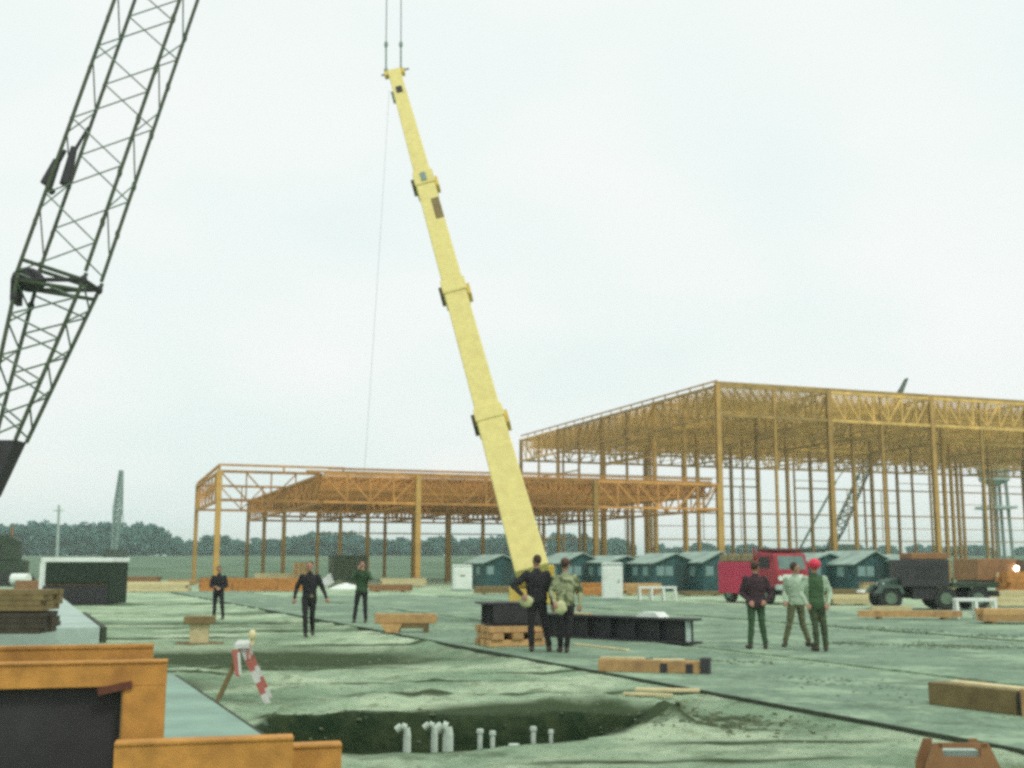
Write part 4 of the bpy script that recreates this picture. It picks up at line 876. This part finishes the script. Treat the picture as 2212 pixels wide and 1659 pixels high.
# rust brown truck with a lit headlamp
p = gp(2146, 1292); bt_ = thing('brown_truck', (p.x, p.y, gz(p.x, p.y)), 'rust-brown boxy truck with one lit headlamp at the far right', 'truck', rz=R(-86))
MB().box(-1.6, 1.2, -1.32, .75, .9, 2.0).build('box_body', RUSTB, bt_, bevel=.05); MB().box(-1.0, 1.32, .76, 1.32, .62, 1.95).build('cab', mat('dark_brown_cab', (.10, .06, .035), .6, .2), bt_, bevel=.05)
MB().tube((1.3, .62, 1.52), (1.38, .62, 1.52), .1, .13, 14).build('headlight', LAMP, bt_); MB().tube((1.18, -.25, 1.15), (1.28, -.25, 1.15), .16, .18, 14).build('spot_lamp', WOODP, bt_)
MB().box(-1.5, 1.3, -1.2, 1.2, .55, .88).build('chassis', DARK, bt_)
for xx in (-1.0, .8):
    for s_ in (-1, 1): wheel(bt_, xx, s_ * 1.0, .42, .26, s_)
MB().box(-.2, .6, 1.321, 1.335, 1.25, 1.75).build('side_window', DARK, bt_)

# ------------------------------------------------------------------ material yard: bundles, boxes, sacks
def bundle(p, L_, n_, m_, w, h, mt, label, rz, name='beam_bundle', cat='beam bundle', group='material stacks on the site'):
    t_ = thing(name, (p.x, p.y, gz(p.x, p.y) - .01), label, cat, group, rz); zz = .07
    for xx in (-L_ * .32, L_ * .32): MB().box(xx - .06, xx + .06, -.05, n_ * w + .05, 0, .07).build('bearer', WOODB, t_)
    for k in range(m_):
        for j in range(n_): 
            o = random.uniform(-.12, .12); MB().box(-L_ / 2 + o, L_ / 2 + o, j * w + .008, (j + 1) * w - .008, zz + .003, zz + h - .004).build('beam', mt, t_)
        zz += h
    return t_
bundle(gp(1972, 1338), 3.05, 2, 1, .22, .2, WOOD, 'long orange timber bundle lying in front of the dark army truck', R(-7))
bundle(gp(1925, 1322), 1.5, 2, 1, .2, .15, WOODP, 'short pale timber bundle left of the dark army truck wheels', R(4))
bundle(gp(2195, 1348), 1.9, 3, 2, .25, .18, WOOD, 'orange timber bundle cut off by the right edge, near the white trestle', R(-6))
bundle(gp(2200, 1312), 2.4, 4, 3, .25, .2, WOODP, 'tall pale timber bundle at the right edge behind the orange bundle', R(-4))
bundle(gp(1838, 1308), 1.7, 3, 2, .3, .19, WOODP, 'pale timber bundle right of the red-capped man', R(2))
bundle(gp(1830, 1289), 2.1, 3, 2, .25, .17, WOODB, 'brown timber bundle behind the pale timber right of the red-capped man', R(2))
p = gp(1874, 1302); bx_ = thing('plywood_box', (p.x, p.y, gz(p.x, p.y)), 'upright tan plywood box left of the dark army truck', 'box', rz=R(8)); MB().box(-.24, .24, -.25, .25, 0, .85).build('body', WOODP, bx_); MB().box(-.28, .28, -.29, .29, .85, .9).build('lid', WOOD, bx_)
p = gp(1858, 1304); dr = thing('drum', (p.x - .12, p.y - .6, gz(p.x, p.y)), 'small drum with a white top left of the plywood box', 'drum'); MB().tube((0, 0, 0), (0, 0, .5), .2, .2, 16).build('shell', RUSTB, dr); MB().tube((0, 0, .5), (0, 0, .62), .2, .17, 16).build('lid', WHITE, dr)
bundle(gp(545, 1279), 6.6, 5, 4, .3, .2, ORANGE2, 'long low orange steel bundle under the low frame, behind the left man', R(5))
bundle(gp(470, 1266), 3.0, 4, 3, .3, .22, WOODB, 'brown timber bundle below the left corner of the low frame', R(10))
bundle(gp(600, 1262), 4.0, 4, 4, .3, .22, WOODP, 'pale timber bundle behind the long orange steel bundle', R(-3))
bundle(gp(330, 1280), 4.2, 4, 3, .3, .2, WOODP, 'pale timber bundle right of the open shed', R(6))
bundle(gp(300, 1262), 3.2, 4, 3, .3, .2, RUSTB, 'rusty steel bundle right of the open shed, behind pale timber', R(-6))
bundle(gp(390, 1264), 2.4, 4, 2, .3, .2, WOOD, 'small orange timber bundle between the shed and the left man', R(4))
bundle(gp(80, 1275), 3.0, 4, 3, .3, .2, RUSTB, 'rusty steel bundle left of the open shed', R(8))
bundle(gp(838, 1279), 2.6, 4, 2, .28, .2, RUSTB, 'rusty steel bundle right of the man with raised arms', R(-4))
bundle(gp(870, 1268), 3.4, 4, 3, .28, .2, WOODP, 'pale timber bundle before the brown column of the low frame', R(4))
bundle(gp(1080, 1284), 2.8, 4, 2, .28, .2, WOODB, 'brown timber bundle before the hut left of the yellow boom', R(4))
bundle(gp(1280, 1288), 1.6, 4, 3, .28, .22, ORANGE2, 'orange steel bundle left of the right-hand toilet box', R(4))
bundle(gp(1388, 1286), 2.0, 4, 3, .28, .2, WOOD, 'orange timber bundle behind the white trestle by the huts', R(2))
bundle(gp(1520, 1288), 2.4, 4, 1, .28, .2, WOODB, 'low brown timber bundle left of the red truck', R(2))
bundle(gp(2216, 1296), 1.6, 4, 5, .3, .26, ORANGE2, 'tall orange steel bundle cut by the right edge beside the brown truck', R(3))
bundle(gp(2042, 1290), 1.5, 4, 3, .3, .2, WOODP, 'pale timber bundle just behind the army truck cab', R(3))
bundle(gp(1548, 1246), 3.0, 4, 5, .3, .25, WOODB, 'brown timber bundle far behind the low frame', R(2)) if False else None
# white tarpaulin heap and green box near the man with raised arms
def heap(p, rx, ry, h, mt, label, name, cat):
    n_ = 26; V = []; F = []
    for j in range(n_ + 1):
        for i in range(n_ + 1):
            x, y = -1 + 2 * i / n_, -1 + 2 * j / n_; r = math.hypot(x, y); z = h * max(0, 1 - r) ** .7 * (.7 + .6 * float(fbm(np.array(x * 2.3 + p.x), np.array(y * 2.3 + p.y)))) - .03
            V.append((x * rx, y * ry, z))
    for j in range(n_):
        for i in range(n_): a = j * (n_ + 1) + i; F.append((a, a + 1, a + n_ + 2, a + n_ + 1))
    me = bpy.data.meshes.new(name); me.from_pydata(V, [], F); me.materials.append(mt)
    for q in me.polygons: q.use_smooth = True
    o = link(name, me); o.location = (p.x, p.y, gz(p.x, p.y)); tag(o, label, cat); return o
heap(gp(712, 1264), 1.0, 1.2, 1.0, WHITE, 'white tarpaulin heap between the walking man and the man with raised arms', 'tarpaulin', 'tarpaulin')
heap(gp(748, 1272), 1.3, 1.0, .45, WHITE, 'low white sheet heap at the legs of the man with raised arms', 'tarpaulin', 'tarpaulin')
heap(gp(733, 1270), 0.9, .8, .62, CLD, 'dark soil heap between the two white tarpaulin heaps', 'soil_heap', 'soil heap')
p = at(757, 1250, 98); gb = thing('green_container', (p.x, p.y, 0), 'olive green site container behind the man with raised arms', 'container', rz=UA); MB().box(-1.45, 1.45, 0, 2.2, .1, 2.35).build('body', OLIVE, gb, bevel=.04)
for k in range(5): MB().box(-1.3 + k * .6, -1.24 + k * .6, -.05, .0, .15, 2.3).build('rib', OLIVE, gb)
MB().box(-1.5, 1.5, -.06, 2.26, 2.35, 2.45).build('roof', OLIVE, gb)
p = gp(655, 1262); ob = thing('plywood_crate', (p.x, p.y, gz(p.x, p.y)), 'tall tan plywood crate behind the walking man', 'crate', rz=R(9)); MB().box(-.9, .55, -.5, .5, .1, 1.9).build('body', WOOD, ob)
for k in range(4): MB().box(-.92 + k * .46, -.82 + k * .46, -.53, -.5, .1, 1.9).build('batten', WOODP, ob)
MB().box(-.95, .6, -.5, .5, 0, .1).build('skid', WOODB, ob)

# ------------------------------------------------------------------ people: one continuous remeshed body each, clothes by material zone
def cloth(name, col, var=.25): return mat('cloth_' + name, col, .9, var, 9.0, bump=.3, bscale=25)
def person(u, v, label, shirt, trousers, hgt=1.78, face=0.0, arms=None, legs=None, toes=None, bulk=1.0, hat=None, extras=None, lean=0.0, camo=None, hem=.92, sleeve='shirt', vest=None):
    p = gp(u, v); S = hgt / 1.78
    A = {'lS': (-.185, 0, 1.42), 'lE': (-.25, .03, 1.14), 'lW': (-.26, -.06, .90), 'rS': (.185, 0, 1.42), 'rE': (.25, .03, 1.14), 'rW': (.26, -.06, .90)}
    A.update(arms or {})
    G = {'lH': (-.09, 0, .90), 'lK': (-.11, -.02, .50), 'lA': (-.12, .02, .09), 'rH': (.09, 0, .90), 'rK': (.11, -.02, .50), 'rA': (.12, .02, .09)}
    G.update(legs or {})
    mb = MB(); bones = []
    def seg(a, b, r0, r1, tg, fl=1.0):
        a, b = Vector(a), Vector(b); mb.tube(a, b, r0, r1, 12, cap=False); mb.ell(a, r0, r0, r0, 12, 8); mb.ell(b, r1, r1, r1, 12, 8); bones.append((a, b, (r0 + r1) / 2, tg))
    # torso loft
    prof = [(.82, .10, .09), (.88, .150, .112), (.96, .165, .118), (1.06, .155, .110), (1.18, .168, .118), (1.30, .188, .125), (1.40, .180, .112), (1.46, .115, .085), (1.52, .06, .06)]
    vs = []; fs = []; n_ = 20
    for (z, rx, ry) in prof:
        k_ = bulk if .9 < z < 1.45 else 1.0
        if hem < .9 and z < 1.0: k_ = bulk * 1.08
        for k in range(n_):
            t = 2 * math.pi * k / n_; vs.append((rx * k_ * math.cos(t), lean * (z - .9) + ry * k_ * math.sin(t), z))
    m_ = len(prof)
    for j in range(m_ - 1):
        for k in range(n_): fs.append((j * n_ + k, j * n_ + (k + 1) % n_, (j + 1) * n_ + (k + 1) % n_, (j + 1) * n_ + k))
    fs += [tuple(range(n_ - 1, -1, -1)), tuple((m_ - 1) * n_ + k for k in range(n_))]; mb.add(vs, fs)
    bones.append((Vector((0, 0, hem + .04)), Vector((0, lean * .5, 1.40)), .16, 'shirt')); bones.append((Vector((0, 0, .86)), Vector((0, 0, hem - .06)), .15, 'trousers'))
    lo = lean * .52
    # head and neck
    hc = Vector((0, lo - .02, 1.665)); fd = Vector((math.sin(face), -math.cos(face), 0)); sd_ = Vector((fd.y, -fd.x, 0))
    seg((0, lo, 1.48), (0, lo - .01, 1.56), .06, .056, 'skin')
    mb.ell(hc + Vector((0, 0, .02)), .078, .092, .105, 16, 12); mb.ell(hc + fd * .035 + Vector((0, 0, -.06)), .055, .055, .06, 14, 10); bones.append((hc, hc + Vector((0, 0, .06)), .08, 'skin'))
    mb.ell(hc + fd * .10 + Vector((0, 0, -.02)), .014, .016, .024, 8, 6); mb.ell(hc + fd * .088 + Vector((0, 0, .028)), .035, .02, .012, 8, 6)
    for s_ in (-1, 1): mb.ell(hc + sd_ * s_ * .082, .014, .022, .032, 8, 6)
    # arms, hands
    for sgn, (S_, E_, W_) in ((-1, ('lS', 'lE', 'lW')), (1, ('rS', 'rE', 'rW'))):
        sp, ep, wp = (Vector(A[k]) for k in (S_, E_, W_)); sp = sp + Vector((0, lo * .9, 0))
        seg(sp, ep, .068 * bulk, .054 * bulk, 'arm'); seg(ep, wp, .052 * bulk, .038, 'sleeve')
        d = (wp - ep).normalized(); side = d.cross(Vector((0, 1, 0))); side = side.normalized() if side.length > .1 else Vector((1, 0, 0)); nrm = side.cross(d).normalized()
        pe_ = wp + d * .085; seg(wp, wp + d * .03, .029, .030, 'skin')
        for f_ in range(4):
            o_ = side * ((f_ - 1.5) * .019); bend = nrm * .016; ln = (.062, .072, .068, .052)[f_]
            seg(wp + d * .02 + o_ * .7, pe_ + o_, .017, .013, 'skin'); seg(pe_ + o_, pe_ + o_ + d * ln * .55 + bend, .0115, .0105, 'skin'); seg(pe_ + o_ + d * ln * .55 + bend, pe_ + o_ + d * ln * .85 + bend * 2.6, .0105, .009, 'skin')
        th = wp + d * .03 + side * -sgn * .03; seg(th, th + d * .04 + side * -sgn * .022 + nrm * .01, .015, .012, 'skin'); seg(th + d * .04 + side * -sgn * .022 + nrm * .01, th + d * .072 + side * -sgn * .024 + nrm * .02, .012, .010, 'skin')
    # legs, boots
    tz = toes or ((-.02, -1), (.02, -1))
    for (H_, K_, An), td in zip((('lH', 'lK', 'lA'), ('rH', 'rK', 'rA')), tz):
        h_, k_, a_ = Vector(G[H_]), Vector(G[K_]), Vector(G[An]); seg(h_, k_, .098, .070, 'trousers'); seg(k_, a_ + Vector((0, 0, .05)), .070, .058, 'trousers')
        tv = Vector((td[0], td[1], 0)).normalized(); seg(a_ + Vector((0, 0, .03)), a_ + Vector((0, 0, -.03)), .05, .05, 'boot')
        seg(a_ - tv * .03 + Vector((0, 0, -.042)), a_ + tv * .15 + Vector((0, 0, -.05)), .045, .042, 'boot')
    me = mb.mesh('body', SKIN); o = bpy.data.objects.new('tmp', me); C.objects.link(o)
    rm = o.modifiers.new('r', 'REMESH'); rm.mode = 'VOXEL'; rm.voxel_size = .0105; sm = o.modifiers.new('s', 'SMOOTH'); sm.iterations = 3; sm.factor = .5
    dg = bpy.context.evaluated_depsgraph_get(); me2 = bpy.data.meshes.new_from_object(o.evaluated_get(dg)); bpy.data.objects.remove(o); me2.name = 'body'
    # cloth wrinkles: small real displacement on covered zones
    nv = len(me2.vertices); co = np.empty(nv * 3); me2.vertices.foreach_get('co', co); co = co.reshape(-1, 3); nr = np.empty(nv * 3); me2.vertices.foreach_get('normal', nr); nr = nr.reshape(-1, 3)
    w = fbm(co[:, 0] * 9 + co[:, 1] * 6, co[:, 2] * 17 + co[:, 1] * 5, 3) - .45; w *= .034 * ((co[:, 2] < 1.46) & (co[:, 2] > .14))
    co2 = co + nr * w[:, None]; co2[:, 2] = np.maximum(co2[:, 2], 0.0); co2 *= S; me2.vertices.foreach_set('co', co2.reshape(-1))
    nf = len(me2.polygons); fc_ = np.empty(nf * 3); me2.polygons.foreach_get('center', fc_); fc_ = fc_.reshape(-1, 3) / S
    best = np.full(nf, 1e9); idx_ = np.zeros(nf, int); zones = ['skin', 'shirt', 'trousers', 'boot', 'arm', 'sleeve']
    for a, b, r_, tg in bones:
        a, b = np.array(a), np.array(b); ab_ = b - a; t = np.clip(((fc_ - a) @ ab_) / (ab_ @ ab_ + 1e-9), 0, 1); d = np.linalg.norm(fc_ - a - t[:, None] * ab_, axis=1) - r_
        k = d < best; best[k] = d[k]; idx_[k] = zones.index(tg)
    if camo is not None:
        bl = fbm(fc_[:, 0] * 11 + 3, fc_[:, 2] * 11 + fc_[:, 1] * 7, 3) > .50; idx_[bl & np.isin(idx_, [1, 4, 5])] = 6
    if vest is not None: idx_[(idx_ == 1) & (np.abs(fc_[:, 0]) < .155)] = 6
    if sleeve == 'bare': idx_[idx_ == 5] = 0
    sl = trousers if sleeve == 'dark' else shirt
    for mm in (SKIN, shirt, trousers, BOOT, sl, sl, camo or vest or shirt): me2.materials.append(mm)
    off = 0
    if len(me2.materials) > 7: off = len(me2.materials) - 7
    me2.polygons.foreach_set('material_index', (idx_ + off).astype(np.int32)); me2.polygons.foreach_set('use_smooth', np.ones(nf, bool))
    t_ = thing('person', p, label, 'person'); bo = link('body', me2, t_)
    hc *= S
    if hat:
        hm = MB()
        if hat[0] == 'hard': hm.ell(hc + Vector((0, 0, .055)), .125, .145, .115, 16, 10); hm.ell(hc + Vector((0, 0, .045)) - fd * -.03, .145, .17, .018, 16, 6)
        else: hm.ell(hc + Vector((0, 0, .075)), .092, .105, .075, 16, 8); hm.ell(hc + fd * .09 + Vector((0, 0, .055)), .06, .07, .012, 12, 6)
        hm.build('hard_hat' if hat[0] == 'hard' else 'cap', hat[1], t_, smooth=True)
    if not hat or hat[0] != 'hard':
        hm = MB(); hm.ell(hc - fd * .022 + Vector((0, 0, .042)), .086, .094, .098, 14, 10); hm.build('hair', HAIR, t_, smooth=True)
    for s_ in (-1, 1):
        e_ = MB(); e_.ell(hc + fd * .083 + sd_ * s_ * .03 + Vector((0, 0, .012)), .010, .010, .008, 8, 6); e_.build('eye', DARK, t_)
    b_ = MB(); b_.bar(hc + fd * .088 - sd_ * .022 + Vector((0, 0, -.062)), hc + fd * .088 + sd_ * .022 + Vector((0, 0, -.062)), .008, .008); b_.build('mouth', REDD, t_)
    for ex in (extras or []):
        nm, c, rx, ry, rz_, mt = ex; xm = MB(); xm.ell(Vector(c) * S, rx, ry, rz_, 14, 10)
        xm.v = [(x + .012 * math.sin(40 * z + 9 * x), y, z) for x, y, z in xm.v]; xm.build(nm, mt, t_, smooth=True)
    return t_
blk = cloth('black', (.020, .020, .022)); navy = cloth('charcoal', (.021, .020, .021)); grn = cloth('dark_green', (.040, .085, .038)); olv = cloth('olive', (.060, .080, .040)); mrn = cloth('dark_maroon', (.045, .026, .032))
tan = cloth('tan', (.17, .15, .075)); pale = cloth('pale_green_shirt', (.36, .47, .34)); cm1 = cloth('camo_light', (.30, .33, .19), .35); cm2 = cloth('camo_dark', (.10, .12, .055), .3); vst = cloth('green_vest', (.05, .10, .045)); bag = cloth('canvas', (.48, .50, .27), .15); mix = cloth('brown_trousers', (.12, .13, .065))
REDH = mat('red_hat', (.66, .035, .075), .35, .08, 5); CAPB = mat('brown_cap', (.10, .045, .03), .7, .2, 8)
person(470, 1338, 'man in black jacket and trousers standing furthest left, hands held in front', blk, navy, 1.70, R(25), dict(lE=(-.27, 0, 1.14), lW=(-.10, -.2, 1.10), rE=(.27, 0, 1.14), rW=(.12, -.2, 1.06)), dict(lA=(-.13, .02, .09), rA=(.17, .02, .09), rK=(.14, -.02, .5)), bulk=1.12)
person(666, 1376, 'man all in black walking forward with his arms held out at his sides', blk, navy, 1.80, R(-8), dict(lE=(-.32, .06, 1.16), lW=(-.35, -.05, .92), rE=(.31, .08, 1.14), rW=(.43, -.10, .92)),
       dict(lK=(-.07, -.10, .50), lA=(-.05, -.12, .09), rK=(.06, .10, .50), rA=(.05, .26, .11)), ((.3, -1), (.3, -1)), 1.1, extras=[('belt_pouch', (.07, -.13, .96), .05, .03, .045, tan)])
person(780, 1345, 'man in a dark green jacket with both hands raised to his face', grn, blk, 1.76, R(20), dict(lE=(-.27, -.22, 1.30), lW=(-.09, -.24, 1.54), rE=(.28, -.16, 1.29), rW=(.09, -.25, 1.50)), dict(lK=(-.15, -.03, .5), lA=(-.20, 0, .09), rA=(.13, 0, .09)), bulk=1.1, extras=[('camera', (0.0, -.24, 1.60), .05, .04, .04, DARK)])
person(1160, 1408, 'man in black bending his left elbow out, pale canvas pouch at his hip', blk, navy, 1.86, R(205), dict(lE=(-.44, -.06, 1.22), lW=(-.29, -.2, 1.06), rE=(.27, .02, 1.12), rW=(.30, -.08, .88)), dict(lK=(-.11, -.02, .5), lA=(-.10, 0, .09), rK=(.16, -.02, .5), rA=(.22, .0, .09)), ((.1, 1), (.2, 1)), 1.22,
       extras=[('tool_pouch', (-.20, -.14, .93), .14, .07, .12, bag)], lean=-.05)
person(1222, 1410, 'man in a camouflage shirt and dark trousers carrying a pale pouch', cm1, navy, 1.78, R(160), dict(lE=(-.27, .02, 1.16), lW=(-.22, -.16, .98), rE=(.30, .03, 1.16), rW=(.28, -.06, .92)), dict(lA=(-.10, .10, .09), lK=(-.10, .02, .5), rA=(.02, -.02, .09), rK=(.07, -.03, .5)), ((-.2, 1), (.1, 1)), 1.15, hat=('cap', CAPB), camo=cm2,
       extras=[('tool_pouch', (-.10, -.17, .86), .12, .08, .14, bag)])
person(1636, 1402, 'man in a dark maroon jacket and green trousers with hands in his pockets', mrn, grn, 1.74, R(150), dict(lE=(-.28, .06, 1.14), lW=(-.17, -.12, .98), rE=(.34, .04, 1.10), rW=(.19, -.12, .98)), dict(lA=(-.14, 0, .09), rA=(.17, 0, .09)), ((-.3, 1), (.3, 1)), 1.22, hat=('cap', CAPB), hem=.84)
person(1723, 1397, 'man in a pale shirt and brownish trousers striding, left of the red-capped man', pale, mix, 1.72, R(80), dict(lE=(-.22, .08, 1.16), lW=(-.26, -.10, .98), rE=(.24, .02, 1.16), rW=(.30, -.1, .95)), dict(lK=(-.16, -.04, .50), lA=(-.26, 0, .09), rK=(.13, .04, .50), rA=(.25, .04, .09)), ((-.6, -1), (1, -.4)), 1.05, sleeve='shirt')
person(1766, 1407, 'man wearing a bright red hard hat, green vest and pale sleeves', pale, olv, 1.76, R(190), dict(lE=(-.29, .02, 1.15), lW=(-.22, -.14, .95), rE=(.30, .02, 1.15), rW=(.22, -.12, .95)), dict(lK=(-.03, -.02, .5), lA=(-.01, 0, .09), lH=(-.07, 0, .9), rA=(.17, 0, .09), rK=(.14, -.02, .5)), ((-.3, 1), (.3, 1)), 1.12, hat=('hard', REDH), vest=vst, hem=.84)
# tag line from the boom head to the raised hands
a = bpt(190) - BX * .4; b_ = gp(780, 1345) + Vector((-.1, -.26, 1.60)); pts = [a.lerp(b_, k / 16) + Vector((0, 0, -2.2 * (k / 16) * (1 - k / 16))) for k in range(17)]
tag(MB().path(pts, .005, 5).build('tag_line', ROPE), 'thin slack rope hanging from the yellow boom head to the man with raised hands', 'rope')

# ------------------------------------------------------------------ air
hzm = bpy.data.materials.new('thin_haze'); hzm.use_nodes = True; t = hzm.node_tree; t.nodes.remove(t.nodes['Principled BSDF'])
pv = t.nodes.new('ShaderNodeVolumePrincipled'); pv.inputs['Color'].default_value = (.82, .97, .92, 1); pv.inputs['Density'].default_value = 0.00055; pv.inputs['Anisotropy'].default_value = 0.2
t.links.new(pv.outputs[0], t.nodes['Material Output'].inputs['Volume'])
ho = MB().box(-1650, 1650, -70, 3560, -3.0, 36.0).build('haze', hzm); tag(ho, 'thin pale haze filling the air over the site', 'haze', kind='stuff')
